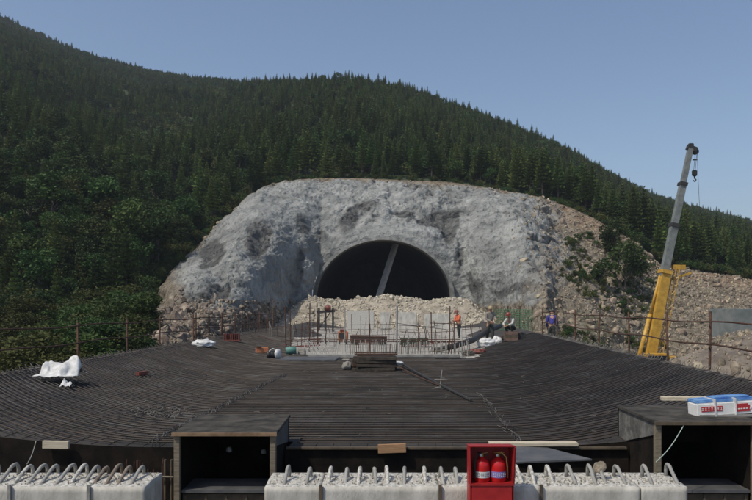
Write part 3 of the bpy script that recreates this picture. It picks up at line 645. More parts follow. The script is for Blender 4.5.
# splice bars along the two folds: short paler offcuts and wire
mb = MB()
for sd, f in ((-1, lambda Y: -3.14+.061*(Y-10)), (1, lambda Y: 2.0+.045*(Y-10))):
    Y = 10.05
    while Y < (20 if sd < 0 else 15.5):
        for q in range(2 if sd < 0 else 1):
            x = f(Y)+random.gauss(0, .05); a = random.uniform(-.5, .5); l = random.uniform(.08, .22)
            mb.tube([(x-l*math.sin(a)*.6, Y-l*math.cos(a), dz(x, Y)+.03), (x+l*math.sin(a)*.6, Y+l*math.cos(a), dz(x, Y)+.035+random.random()*.02)], .0045, M_dust if random.random() < .45 else M_rebar, 4, False)
        Y += .10
tag(mb.build('splice_bars', mat_), kind='stuff')
mb = MB()   # upturned bar ends along both edges
for sd in (-1, 1):
    Y = 11.0
    while Y < (40 if sd < 0 else 33):
        x = dcx(Y)+sd*(HALF-.12); z = dz(x, Y); h = random.uniform(.06, .13); l = sd*random.uniform(.0, .10)
        mb.tube([(x-sd*.15, Y-.02, z), (x, Y, z+.02), (x+l, Y+.04, z+h)], .010, M_dust if sd > 0 and random.random() < .7 else M_rebar, 4); Y += .15 if sd > 0 else .26
tag(mb.build('bar_ends', mat_), kind='stuff')
# stray wires / mortar stains lying on the mat
def strew(name, lab, cat, x0, x1, y0, y1, n, m, lmin=.05, lmax=.3, r=.006):
    mb = MB()
    for i in range(n):
        x = random.uniform(x0, x1); Y = random.uniform(y0, y1)
        if in_hatch(x, Y): continue
        a = random.uniform(0, 6.28); l = random.uniform(lmin, lmax)/2; z = max(dz(x, Y), 0)+.03
        mb.tube([(x-l*math.cos(a), Y-l*math.sin(a), z), (x+.03*random.random(), Y, z+random.random()*.03), (x+l*math.cos(a), Y+l*math.sin(a), z)], r, m, 3, False)
    return tag(mb.build(name), lab, cat, kind='stuff')
strew('tie_wire', 'bits of pale tie wire strewn over the steel mat', 'wire scraps', -6.5, 6.5, 10.3, 26, 260, M_dust, .05, .22, .004)
strew('mortar_dust', 'pale mortar scraps forming a light patch on the left part of the mat', 'mortar scraps', -4.35, -3.4, 12.1, 13.3, 150, M_dust, .02, .12, .005)
# lip board of the deck edge
mb = MB()
for a, b in [(-1.24, 3.46)]:
    mb.box(((a+b)/2, 9.955, -.035), (b-a, .05, .03), M_wood_dk)
tag(mb.build('edge_strip'), 'thin dark timber strip along the front lip of the deck between the two hatches', 'edging')

# ------------------------------------------------------------------ raised hatches
M_panel = mat('panel_grey', (.06, .06, .055), (.17, .165, .15), (.10, .095, .085), scale=7, bump=.006)
M_lip = mat('lip_timber', (.13, .08, .045), (.26, .17, .10), scale=5)
def hatch(x0, x1, zt, lab, side_m):
    w = x1-x0; t = thing('hatch', lab, 'hatch', ((x0+x1)/2, 9.0, -1.1))
    mb = MB(); mb.box(((x0+x1)/2, 9.71, zt-.02), (w+.04, 1.46, .04), M_slab, bev=.006); mb.build('lid', t)
    mb = MB(); mb.box(((x0+x1)/2, 8.965, zt-.025), (w+.05, .03, .038), M_lip if x0 < 0 else M_wood_dk); mb.build('front_lip', t)
    for sx, xx in ((-1, x0+.03), (1, x1-.03)):
        mb = MB(); mb.box((xx, 9.03, (zt-.05-1.1)/2), (.075, .075, zt-.05+1.1), M_wood, bev=.005); mb.build('post', t)
        mb = MB(); q = [(xx+.024*sx, 9.08, zt-.045), (xx+.024*sx, 10.39, zt-.045), (xx+.024*sx, 10.39, -.03), (xx+.024*sx, 9.08, zt-.19)]; q2 = [(a-.02*sx, b, c) for a, b, c in q]; mb.add(q+q2, [(0, 1, 2, 3), (7, 6, 5, 4), (0, 4, 5, 1), (1, 5, 6, 2), (2, 6, 7, 3), (3, 7, 4, 0)], side_m); mb.build('side_panel', t)
        mb = MB(); mb.box((xx-.006*sx, 9.74, (zt-.06-1.1)/2), (.02, 1.3, zt-.06+1.08), M_black); mb.build('shaded_side', t)  # lower side coloured black to stand in for its shade
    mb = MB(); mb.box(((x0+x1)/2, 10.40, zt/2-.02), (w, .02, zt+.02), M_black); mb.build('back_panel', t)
    mb = MB(); mb.box(((x0+x1)/2, 11.6, -.57), (w+1.6, .03, 1.05), M_black); mb.build('light_stop', t)  # added black panel that keeps leaking light out of the cavity
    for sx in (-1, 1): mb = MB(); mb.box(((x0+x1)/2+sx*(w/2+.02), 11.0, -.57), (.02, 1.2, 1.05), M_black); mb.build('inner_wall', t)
    mb = MB(); mb.box(((x0+x1)/2, 9.35, -.40), (w-.16, .62, .035), M_sheet); mb.build('shelf', t)
    mb = MB(); mb.box(((x0+x1)/2, 9.10, -.72), (w-.16, .03, .56), M_wood_dk)
    for q in range(5): mb.box((x0+.12+(w-.24)*q/4, 9.08, -.72), (.03, .02, .54), M_wood_dk)
    mb.build('lower_panel', t); return t
hatch(*HATCH[0], 'raised dark hatch box with an open front, left of the long block row', M_sheet)
hatch(*HATCH[1], 'raised dark hatch box at right, carrying the plastic-wrapped pack on its lid', M_panel)
def crumple(name, c, d, m, seed, parent=None, n=22, rough=.5):
    "a crumpled sheet with real thickness: closed lumpy blob"
    u = np.linspace(0, 2*PI, n*2, endpoint=False); v = np.linspace(-PI/2, PI/2, n); U, Vv = np.meshgrid(u, v)
    D = np.stack([np.cos(Vv)*np.cos(U), np.cos(Vv)*np.sin(U), np.sin(Vv)], -1); rr = 1+rough*fbm(D*1.5+seed*7.1, 3, seed, ridged=True)+.25*rough*fbm(D*5+seed, 3, seed+4, ridged=True)
    Q = D*rr[..., None]*np.array(d)/2*.8; Q[..., 2] = np.maximum(Q[..., 2], -d[2]*.35); Q = Q+np.array(c)
    i = np.arange(n-1)[:, None]*(2*n); j = np.arange(2*n)[None, :]; F = np.stack([i+j, i+(j+1) % (2*n), i+2*n+(j+1) % (2*n), i+2*n+j], -1).reshape(-1, 4)
    return np_mesh(name, Q.reshape(-1, 3), F, [m], smooth=False)
for (x, z, s, lab) in [(P(227, 452, 10.2).x, P(227, 452, 10.2).z, .085, 'white scrap of foam inside the left hatch, left one'), (P(262, 454, 10.2).x, P(262, 454, 10.2).z, .07, 'white scrap of foam inside the left hatch, right one')]:
    tag(crumple('foam_scrap', (x, 10.34, z), (s, .08, s), M_white, 3, n=10), lab, 'scrap')
# leaning grey sheet right of the cabinet
mb = MB(); a, b, c, d = P(515, 446, 9.85), P(545, 447, 9.9), P(592, 459, 9.1), P(516, 462, 8.95)
mb.add([a, b, c, d, a+Vector((0, 0, -.02)), b+Vector((0, 0, -.02)), c+Vector((0, 0, -.02)), d+Vector((0, 0, -.02))], [(0, 3, 2, 1), (4, 5, 6, 7), (0, 1, 5, 4), (1, 2, 6, 5), (2, 3, 7, 6), (3, 0, 4, 7)], M_sheet)
tag(mb.build('metal_sheet'), 'dark grey triangular sheet sloping down from the deck behind the red cabinet', 'sheet')
mb = MB(); a, b = P(489, 443.5, 9.93), P(577, 443.5, 9.93); a.z = b.z = .03; mb.beam(a, b, .16, .045, M_wood_pale, .004); o = tag(mb.build('plank'), 'long pale plank lying on the deck edge behind the red cabinet', 'plank')
mb = MB(); a, b = P(378, 449, 9.9), P(406, 448, 9.9); mb.beam(a, b, .05, .12, M_wood_org, .004); tag(mb.build('plank'), 'short orange-brown board fixed to the deck front above the middle concrete block', 'board')
mb = MB(); a, b = P(43, 444.5, 9.9), P(69, 445, 9.9); mb.beam(a, b, .05, .105, M_wood_pale, .004); tag(mb.build('plank'), 'short pale board fixed to the deck front at the far left', 'board')
mb = MB(); a, b = P(661, 398.5, 11.2), P(775, 399.5, 10.9); mb.beam(a, b, .12, .055, M_wood_pale, .004); tag(mb.build('plank'), 'long pale board lying on the mat behind the plastic-wrapped pack', 'plank')
# wrapped pack on the right lid
def pack():
    zt = HATCH[1][2]; c = P(722, 409, 9.5); L = .80
    t = thing('wrapped_pack', 'plastic-wrapped pack with blue top and red lettering panels on white, on the right hatch lid', 'pack', (c.x, 9.5, zt))
    R = Matrix.Rotation(math.radians(-3.5), 3, 'Y') @ Matrix.Rotation(math.radians(2), 3, 'Z'); zb = zt+.10
    def at(x, y, z): return Vector((c.x, 9.5, zb)) + R @ Vector((x, y, z))
    mb = MB(); mb.box(at(0, 0, 0), (L, .26, .17), M_labelw, R, .012); mb.build('carton', t)
    mb = MB(); mb.box(at(.0, .03, .10), (L*.98, .27, .05), M_labelb, R, .014); mb.box(at(.1, .03, .135), (L*.6, .2, .02), M_labelb, R, .006); mb.build('blue_cover', t)
    mb = MB(); mb.box(at(-.20, -.133, .01), (.28, .006, .065), M_labelr, R); mb.build('lettering', t)
    mb = MB(); x = -.325
    for i in range(7):       # pale strokes of the unreadable lettering
        g = random.Random(i); w = .030
        for (ax, az, bx, bz) in [(-.4, .3, .4, .3), (0, .4, 0, -.4), (-.4, -.35, .35, -.35), (-.3, 0, .3, .05)][:3+i % 2]:
            mb.beam(at(x+ax*w, -.1375, .01+az*.045), at(x+bx*w, -.1375, .01+bz*.045), .003, .0045, M_labelw)
        x += .041
    mb.build('strokes', t)
    mb = MB(); mb.box(at(.20, -.133, -.005), (.20, .006, .085), M_labelr, R); mb.box(at(.20, -.133, .045), (.15, .006, .02), M_labelr, R); mb.build('red_panel', t)
    mb = MB(); 
    for i in range(4): mb.beam(at(.14+i*.035, -.1375, -.01), at(.165+i*.035, -.1375, -.01), .003, .012, M_labelw)
    mb.beam(at(.30, -.134, -.02), at(.34, -.134, .02), .004, .02, M_labelw); mb.build('panel_marks', t)
    for xs in (-.16, .11):
        mb = MB(); mb.box(at(xs, .0, .02), (.022, .30, .225), M_white, R, .004); mb.build('strap', t)
    mb = MB(); mb.box((c.x, 9.5, zt+.012), (L*.9, .3, .022), M_conc_dk); mb.build('base_board', t)
pack()
mb = MB(); a, b = P(685, 423, 9.0), P(656, 462, 8.5); mb.tube([a+(b-a)*t+Vector((0, 0, -.05*math.sin(PI*t))) for t in np.linspace(0, 1, 9)], .006, mat('cord', (.35, .42, .36)), 5); tag(mb.build('cord'), 'thin pale green cord hanging from the right hatch lid to the blocks', 'cord')
mb = MB(); a, b = P(36, 441, 9.9), P(27, 464, 8.5); mb.tube([a+(b-a)*t+Vector((0, 0, -.04*math.sin(PI*t))) for t in np.linspace(0, 1, 9)], .005, M_conc_dk, 5); tag(mb.build('wire'), 'thin pale wire dropping from the deck edge at the far left', 'wire')
# rusty sticks left of the left hatch
t = thing('rusty_bars', 'cluster of short rusty upright bars beside the left hatch box', 'steel bars', (P(140, 470, 9.6).x, 9.6, -1.1))
for i in range(22):
    mb = MB(); x = P(random.uniform(108, 168), 470, 9.6).x; y = random.uniform(9.3, 9.9); z = random.uniform(-.32, -.08); mb.tube([(x, y, -1.1), (x+random.uniform(-.03, .03), y, z)], .009, M_rust, 5); mb.build('bar', t)
t = thing('steel_pipes', 'pair of slim upright pipes against the left post of the left hatch', 'pipes', (-2.62, 9.1, -1.1))
for x in (-2.60, -2.68): mb = MB(); mb.tube([(x, 9.15, -1.1), (x, 9.15, -.02)], .016, M_wood_dk, 8); mb.build('pipe', t)
mb = MB(); mb.tube([(-2.95, 9.1, -.22), (-2.56, 9.1, -.23)], .012, M_wood, 6); mb.build('tie', t)

# ------------------------------------------------------------------ concrete blocks with rebar loops
M_loopr = mat('rusty_loop', (.11, .08, .058), (.24, .20, .16), scale=14)
def block(x0, x1, lab, loops, rz=0.0, group='precast blocks in the front row'):
    Y0, Y1, zt, zb = 8.0, 8.67, -.076, -1.1; c = ((x0+x1)/2, (Y0+Y1)/2, zb)
    t = thing('concrete_block', lab, 'concrete block', c, group)
    w = x1-x0-.012; nx = max(8, int(w/.03)); ny = 22; nz_ = 16
    V = []; F = []; idx = {}
    def vid(i, j, k):
        if (i, j, k) not in idx:
            idx[(i, j, k)] = len(V); V.append((i/nx, j/ny, k/nz_))
        return idx[(i, j, k)]
    for i in range(nx):
        for j in range(ny): F.append([vid(i, j, nz_), vid(i+1, j, nz_), vid(i+1, j+1, nz_), vid(i, j+1, nz_)])
    for i in range(nx):
        for k in range(nz_): F.append([vid(i, 0, k), vid(i+1, 0, k), vid(i+1, 0, k+1), vid(i, 0, k+1)]); F.append([vid(i+1, ny, k), vid(i, ny, k), vid(i, ny, k+1), vid(i+1, ny, k+1)])
    for j in range(ny):
        for k in range(nz_): F.append([vid(0, j+1, k), vid(0, j, k), vid(0, j, k+1), vid(0, j+1, k+1)]); F.append([vid(nx, j, k), vid(nx, j+1, k), vid(nx, j+1, k+1), vid(nx, j, k+1)])
    A = np.array(V); Q = np.stack([(A[:, 0]-.5)*w, (A[:, 1]-.5)*(Y1-Y0), A[:, 2]*(zt-zb)], -1)
    wq = Q+np.array([c[0], c[1], 0]); top = A[:, 2] > .999; n = fbm(wq*14, 4, 5); n2 = fbm(wq*3, 3, 6)
    inner = top & (A[:, 1] > .02) & (A[:, 1] < .98)
    Q[:, 2] += np.where(inner, .016*n+.012*n2, np.where(top, .005*n, 0)); fr = A[:, 1] < .001; Q[:, 1] += np.where(fr, .0025*n2+np.where(top, .006*np.abs(n), 0), 0)
    mi = [1 if all(V[q][2] > .999 for q in f) else 0 for f in F]
    o = np_mesh('block', Q, np.array(F), [M_conc, M_conc_rough], mi=mi); o.parent = t
    for px_, h, dy in loops:
        mb = MB(); xa = (px_-CX)*8.14/FP; g = random.Random(px_*3); sx = g.uniform(-.03, .03); h *= .70; pts = []
        ya, yb = 8.10+g.uniform(-.03, .03), 8.14+dy*.95
        for q in range(15):
            s_ = q/14; a = PI*s_; pts.append((xa+sx*s_+.006*g.random(), ya+(yb-ya)*min(1, 1.12*s_**.9), zt-.03+(h+.03)*min(1, s_/.62)**.8*min(1, (1-s_)/.20+.0)**.5*(1-.10*abs(s_-.7))))
        mb.tube(pts, .0205, M_loopr if (92 < px_ < 135 and g.random() < .5) else M_conc_dk if g.random() < .75 else M_conc_rough, 8); o = mb.build('rebar_loop', t, True)
    return t
def xat(p): return (p-CX)*8.0/FP
EDG = [264, 321, 440, 541, 641, 688]
LP = [[(284, .19, .34), (306, .15, .36)], [(328, .17, .34), (345, .16, .3), (358, .17, .32), (376, .16, .32), (388, .18, .34), (404, .17, .33), (425, .17, .34)], [(443, .17, .32), (457, .16, .33), (522, .20, .34), (534, .18, .36)], [(553, .19, .35), (575, .20, .36), (595, .20, .38), (606, .22, .38), (625, .19, .36)], [(652, .20, .36), (677, .22, .36)]]
LAB = ['pale concrete block with two bent loops, leftmost of the long row', 'wide pale concrete block with seven loops, under the short orange-brown board', 'pale concrete block directly behind the red fire cabinet', 'pale concrete block with a round stone among its loops, right of the cabinet', 'narrow pale concrete block at the right end of the long row']
for i in range(5): block(xat(EDG[i]), xat(EDG[i+1]), LAB[i], LP[i])
g = random.Random(3)
block(xat(-110), xat(10), 'pale concrete block cut off by the left edge of the picture', [(-20, .2, .45), (-2, .2, .45)])
block(xat(10), xat(89), 'pale concrete block with grey bent loops at the left, second from the picture edge', [(q, .165+g.uniform(-.03, .03), .52) for q in (13, 27, 41, 56, 70, 83)])
block(xat(89), xat(145), 'pale concrete block with rust-stained loops, ending beside the left hatch', [(q, .155+g.uniform(-.03, .03), .50) for q in (93, 106, 118, 131)])
for x in [10, 89, 321, 440, 541]:
    mb = MB(); xx = xat(x); mb.box((xx, 7.988, -.575), (.032, .03, 1.05), M_wood_dk if x > 300 else M_conc_dk); tag(mb.build('joint_strip'), 'dark narrow strip covering the %s seam between concrete blocks' % {10: 'leftmost', 89: 'second from left', 321: 'first long-row', 440: 'middle long-row', 541: 'right-of-cabinet'}[x], 'strip')
# stone lodged between loops, chips on the blocks
mb_ = bpy.data.objects.new('lodged_stone', C_brown.objects[1].data); COL.objects.link(mb_); mb_.location = P(600, 468, 8.35); mb_.scale = (.23, .2, .27); tag(mb_, 'round brown stone lodged between rebar loops right of the cabinet', 'stone')
k = 1500; X = np.concatenate([RNG.uniform(xat(268), xat(684), 1100), RNG.uniform(xat(-60), xat(143), 400)]); Y = RNG.uniform(8.05, 8.63, k)
tag(rock_scatter('concrete_chips', X, Y, X*0-.068, RNG.uniform(.006, .03, k), C_pale), 'small concrete chips scattered on top of the precast blocks', 'chips')

# ------------------------------------------------------------------ fire cabinet
cx0, cx1 = (470-CX)*7.72/FP, (513-CX)*7.72/FP; xm = (cx0+cx1)/2; w = cx1-cx0; yf, yb = 7.70, 7.93
t = thing('fire_cabinet', 'open-fronted red metal cabinet holding two fire extinguishers', 'fire cabinet', (xm, 7.8, -1.1))
zt = .405; zsh = P(0, 484, 7.7).z
mb = MB(); mb.box((xm, yb, (zt-1.1)/2), (w, .012, zt+1.1), M_red)
for x in (cx0, cx1): mb.box((x, (yf+yb)/2, (zt-1.1)/2), (.012, yb-yf-.013, zt+1.1), M_red)
mb.box((xm, (yf+yb)/2, -1.08), (w-.014, yb-yf-.014, .012), M_red); mb.build('case', t)
mb = MB(); mb.box((xm, (yf+yb)/2, zsh), (w-.014, yb-yf-.014, .012), M_red); mb.build('shelf', t)
mb = MB(); mb.box((xm, yf-.004, (zsh-1.08)/2), (w-.03, .01, zsh+1.06), M_red, bev=.003); mb.box((xm, yf-.011, zsh-.004), (w+.012, .012, .022), M_red); mb.box((xm+.14, yf-.014, -.35), (.02, .02, .08), M_dark); mb.build('door', t)
# flared roof panels
mb = MB(); z0 = zt-.0
pl = [((cx0-.02, yf-.03, z0+.025), (cx1+.02, yf-.03, z0+.025), (cx1+.006, yb+.01, z0-.002), (cx0-.006, yb+.01, z0-.002))]
for q in pl: mb.add(list(q)+[(a, b, c+.01) for a, b, c in q], [(0, 1, 2, 3), (7, 6, 5, 4), (0, 4, 5, 1), (1, 5, 6, 2), (2, 6, 7, 3), (3, 7, 4, 0)], M_red)
for sx, x in ((-1, cx0), (1, cx1)): mb.beam((x, yf-.005, zsh-.0), (x+sx*.012, yf-.03, z0+.02), .02, .014, M_red)
mb.build('hood', t)
for i, (ex, lm, lab) in enumerate([(xm-.088, M_labelw, 'red fire extinguisher with a whitish label band, left one in the cabinet'), (xm+.088, M_labelv, 'red fire extinguisher with a violet label, right one in the cabinet')]):
    e = thing('fire_extinguisher', lab, 'fire extinguisher', (ex, 7.81, zsh+.006), 'fire extinguishers in the red cabinet'); b = zsh+.006; R_ = .084
    mb = MB(); mb.lathe([(R_*.9, 0), (R_, .012), (R_, .175), (R_*.93, .205), (R_*.7, .232), (R_*.35, .25), (R_*.28, .265)], (ex, 7.81, b), M_red_gloss, 24); mb.build('cylinder', e, True)
    mb = MB(); n = 14; vs = []
    for k in range(n+1):
        a = -PI/2+(k/n-.5)*2.3
        for z in (.05, .115): vs.append((ex+(R_+.0015)*math.cos(a), 7.81+(R_+.0015)*math.sin(a), b+z))
    mb.add(vs, [(2*k, 2*k+2, 2*k+3, 2*k+1) for k in range(n)], lm); lb = mb.build('label_band', e, True)
    mb = MB()
    for k in range(7):
        a = -PI/2+(-.75+k*.25); [mb.box((ex+(R_+.003)*math.cos(a), 7.81+(R_+.003)*math.sin(a), b+zz), (.006+.010*((k*7+int(zz*500)) % 3)/2, .003, .005), M_dark if i == 0 else M_labelw) for zz in (.068, .083, .098)]
    mb.build('label_marks', e)
    mb = MB(); mb.lathe([(.02, .262), (.02, .285), (.014, .30)], (ex, 7.81, b), M_brass, 12); mb.beam((ex, 7.81, b+.295), (ex+.06, 7.78, b+.315), .012, .006, M_brass); mb.beam((ex, 7.81, b+.285), (ex+.055, 7.785, b+.28), .010, .006, M_dark); mb.lathe([(.013, 0), (.013, .008)], (ex-.018, 7.785, b+.285), M_labelw, 10, (0, -1, 0)); mb.build('valve', e)
    mb = MB(); sx = 1 if i else -1
    mb.tube([(ex-.01, 7.81, b+.29), (ex-.05, 7.78, b+.315), (ex+.02*sx, 7.75, b+.325), (ex+.075*sx, 7.745, b+.27), (ex+.086*sx, 7.735, b+.16), (ex+.088*sx, 7.735, b+.05)], .008, M_rubber if not i else M_brass, 6); mb.build('hose', e, True)
# ------------------------------------------------------------------ railings
def railing(name, lab, posts, hi, lo, sd):
    Y0 = posts[0]; t = thing(name, lab, 'railing', (dcx(Y0)+sd*(HALF+.12), Y0, dz(sd*HALF, Y0)))
    for Y in posts:
        x = dcx(Y)+sd*(HALF+.12); mb = MB(); lean = random.uniform(-.05, .05); mb.tube([(x, Y, -.6), (x+lean, Y+.02, hi+random.uniform(.05, .25))], .028, M_rust, 7); mb.build('post', t, True)
    for z in (hi, lo):
        mb = MB(); pts = []; Y = posts[0]-.8
        while Y < posts[-1]+.6: pts.append((dcx(Y)+sd*(HALF+.08), Y, z+.025*math.sin(Y*1.3+z)+.0)); Y += .8
        mb.tube(pts, .019, M_rust, 6); mb.build('rail', t, True)
railing('guard_rail', 'rusty two-rail pipe railing along the left edge of the deck', [10.6, 12.6, 14.8, 18.3, 21.5, 24.2, 28, 32, 36, 40, 44], 1.42, .99, -1)
railing('guard_rail', 'rusty two-rail pipe railing along the right edge of the deck', [10.2, 12.9, 15.4, 17.8, 21, 24.5, 28, 31.5, 35], 1.58, 1.09, 1)

# ------------------------------------------------------------------ things lying on the deck
def drape(name, c, w, d, h, m, seed, peaks):
    "thin folded sheet with real thickness: peaks are (u, v, height)"
    n = 34; U, Vv = np.meshgrid(np.linspace(0, 1, n), np.linspace(0, 1, n)); z = np.zeros_like(U)
    for pu, pv, ph, pr in peaks: z = z+ph*np.exp(-((U-pu)/pr)**2-((Vv-pv)/(pr*1.3))**2)
    p = np.stack([U*3, Vv*3, U*0+seed], -1); z = z*(1+.35*fbm(p*1.3, 3, seed, ridged=True))+.14*np.abs(fbm(p*1.8, 2, seed+2))+.10*np.maximum(0, fbm(p*1.1+4, 2, seed+8, ridged=True)); z = np.maximum(z, .0)
    ex = .12*fbm(p*1.3+5, 2, seed+5); X = c[0]+(U-.5+ex)*w; Y = c[1]+(Vv-.5+.12*fbm(p*1.3+9, 2, seed+6))*d; Z = c[2]+z*h
    o = np_mesh(name, np.stack([X, Y, Z], -1).reshape(-1, 3), grid_faces(n, n), [m]); sm = o.modifiers.new('thickness', 'SOLIDIFY'); sm.thickness = .006; return o
cs = P(61, 374, 14.8); cs.z = dz(cs.x, 14.8)
tag(drape('white_sheet', (cs.x, 14.8, cs.z+.12), .80, .7, .40, M_white, 5, [(.72, .65, .70, .17), (.90, .55, .45, .13), (.58, .35, .35, .15), (.40, .7, .40, .15), (.16, .6, .55, .16), (.02, .5, .35, .10)]), 'crumpled white plastic sheet caught on the left edge of the deck', 'plastic sheet')
tag(drape('white_scrap', (P(67, 374, 14.3).x, 14.3, dz(-6.1, 14.3)+.02), .22, .2, .13, M_white, 9, [(.3, .5, 1, .3), (.9, .4, .6, .25)]), 'small white plastic scrap lying below the crumpled sheet at left', 'plastic scrap')
tag(crumple('white_sack', (P(204, 346, 26).x, 26, dz(P(204, 346, 26).x, 26)+.13), (.85, .6, .34), M_white, 12, rough=.35), 'white filled sack lying on the left side of the mat', 'sack')
def obox(name, px_, py_, Y, dim, m, lab, cat, rz=0, base=True, bev=.015):
    c = P(px_, py_, Y); z0 = dz(c.x, Y)+.02; mb = MB(); mb.box((c.x, Y, z0+dim[2]/2), dim, m, Matrix.Rotation(rz, 3, 'Z'), bev)
    return mb, c, z0
mb, c, z0 = obox('', 142, 372, 17.2, (.12, .34, .10), M_dkred, '', '', -.35); mb.box((c.x+.05, 17.35, z0+.07), (.09, .05, .06), M_wood, Matrix.Rotation(-.35, 3, 'Z')); tag(mb.build('brick'), 'small dark red brick standing alone on the left of the mat', 'brick')
c = P(232, 343, 30); t = thing('steel_rack', 'dark red ribbed rack lying on the left side of the deck', 'rack', (c.x, 30, dz(c.x, 30)))
for i in range(8): mb = MB(); mb.box((c.x-.30+i*.085, 30, dz(c.x, 30)+.20), (.035, .3, .26), M_dkred, bev=.006); mb.build('rib', t)
mb = MB(); mb.box((c.x, 30, dz(c.x, 30)+.05), (.72, .34, .06), M_dkred); mb.build('base', t)
mb, c, z0 = obox('', 262, 356, 27, (.46, .26, .20), M_orange, '', '', .3); mb.box((c.x-.1, 26.85, z0+.23), (.2, .1, .05), M_rust); tag(mb.build('rusty_box'), 'orange rusty metal block left of the black and white pump', 'box')
# pump / motor
c = P(273, 361, 25.3); t = thing('pump', 'small pump with black motor and white casing at the rear left of the mat', 'pump', (c.x, 25.3, .0))
mb = MB(); mb.lathe([(.05, -.17), (.13, -.16), (.14, -.08), (.12, -.07), (.14, 0), (.14, .12), (.06, .14)], (c.x-.05, 25.3, .2), M_dark, 16, (1, .2, 0)); mb.build('motor', t, True)
mb = MB(); mb.lathe([(.06, 0), (.17, .02), (.17, .10), (.05, .13)], (c.x+.12, 25.3, .22), M_white, 18, (1, -.4, .1)); mb.build('casing', t, True)
mb = MB(); mb.box((c.x, 25.3, .04), (.5, .3, .05), M_dark); mb.tube([(c.x-.12, 25.2, .32), (c.x, 25.2, .42), (c.x+.15, 25.2, .36)], .018, M_white, 6); mb.build('frame', t)
mb = MB(); mb.lathe([(.12, -.20), (.15, -.18), (.15, .18), (.12, .20)], P(291, 350, 27.5)+Vector((0, 0, -.02)), M_teal, 18, (1, .15, .1)); o = mb.build('barrel', None, True); tag(o, 'small teal drum lying on its side on the concrete strip', 'drum')
mb = MB(); mb.box((P(302, 352, 27.8).x, 27.8, .14), (.30, .3, .28), M_mud, bev=.04); tag(mb.build('cement_bag'), 'grey bag leaning beside the teal drum', 'bag')
# pale kerb strip and slab behind the mat
mb = MB(); a = P(279, 361, 24.8); mb.box((a.x+1.0, 25.3, .05), (2.0, 1.5, .06), M_sheet, Matrix.Rotation(-.05, 3, 'Z'), .01); tag(mb.build('floor_plate'), 'flat grey plate at the rear of the mat below the teal drum', 'plate')
mb = MB(); mb.box((.3, 26.55, .07), (5.6, .35, .10), M_conc_dk, bev=.02); tag(mb.build('kerb'), 'low pale concrete kerb along the rear end of the mat', 'kerb')
# bundle of steel and planks
M_stk = mat('stack_wood', (.022, .018, .014), (.07, .055, .04), scale=6, bump=.006)
c = P(375, 374, 21.0); t = thing('timber_stack', 'stack of dark weathered timbers and steel at the rear middle of the mat', 'timber stack', (c.x, 21.3, 0))
for lay in range(4):
    for q in range(5):
        mb = MB(); y = 21.0+q*.15+random.uniform(-.02, .02); l = random.uniform(1.15, 1.32); z = .07+lay*.105; mb.box((c.x+random.uniform(-.05, .05), y, z), (l, .12, .085), M_stk if random.random() < .75 else M_rust, Matrix.Rotation(random.uniform(-.07, .07), 3, 'Z') @ Matrix.Rotation(random.uniform(-.03, .03), 3, 'Y'), .006); mb.build('timber', t)
for q in range(7): mb = MB(); y = 21.0+random.random()*.6; mb.tube([(c.x-.6, y, .46+.01*q), (c.x+.66, y+random.uniform(-.1, .1), .46+.012*q)], .012, M_rust, 5); mb.build('bar', t)
c = P(347, 369, 21.2); tag(crumple('small_bag', (c.x, 21.4, .12), (.3, .3, .28), M_mud, 15, n=14), 'pale bag leaning against the left end of the timber stack', 'bag')
c = P(397, 366, 21.2); tag(crumple('paper_scrap', (c.x+.05, 21.5, .2), (.3, .2, .13), M_white, 17, n=12), 'white scrap at the right end of the timber stack', 'scrap')
# long dark bars lying diagonally, one thicker
for i, (a, b, r, lab) in enumerate([(P(399, 364, 22.5), P(471, 403, 14.3), .03, 'long dark pipe lying diagonally on the mat, right of the timber stack'), (P(398, 371, 21.0), P(440, 388, 16.9), .014, 'thin dark rod lying beside the long diagonal pipe')]):
    a.z = b.z = .05; a.z += .1; mb = MB(); mb.tube([a, a.lerp(b, .5)+Vector((0, 0, -.02)), b], r, M_dark if i == 0 else M_rust, 8); tag(mb.build('pipe'), lab, 'pipe')
t = thing('marker_rod', 'pale upright marker rod with a short cross arm standing in the mat', 'marker', (P(440, 388, 16.86).x, 16.86, 0))
mb = MB(); c = P(440, 388, 16.86); mb.tube([(c.x, 16.86, 0), (c.x+.05, 16.86, .42)], .012, M_conc_dk, 6); mb.build('rod', t)
mb = MB(); mb.tube([(c.x-.13, 16.86, .20), (c.x+.17, 16.84, .19)], .010, M_conc_dk, 6); mb.build('arm', t)
for s_ in (.06, -.03): 
    mb = MB(); mb.tube([(c.x+.3*0+s_, 16.8, .03), (c.x-.2, 16.5, .03)], .009, M_conc_dk, 5); mb.build('foot', t)
# ------------------------------------------------------------------ row of upright starter bars
t = thing('starter_bars', 'dense row of upright steel starter bars behind the kerb at the end of the mat', 'starter bars', (0, 27.2, 0))
for i in range(92):
    x = P(306+164*i/91, 350, 27.3).x+random.uniform(-.02, .02); y = 27.2+random.uniform(-.25, .35); mb = MB(); h = random.uniform(.45, .66)
    lean = .16 if 306+164*i/91 < 332 else random.uniform(-.03, .03)
    mb.tube([(x+lean, y, -.02), (x-lean*.6, y, h)], .0145, random.choice([M_conc_dk, M_rust, M_mud, M_mud]) if i > 22 else M_conc, 5); mb.build('bar', t)
mb = MB(); mb.tube([(P(258, 336, 30).x, 30, P(258, 336, 30).z), (P(275, 341, 28).x, 28, P(0, 341, 28).z), (P(345, 342, 27.3).x, 27.3, P(0, 342, 27.3).z), (P(470, 341, 27.3).x, 27.3, P(0, 341.5, 27.3).z)], .018, M_rust, 6); mb.build('top_rail', t)
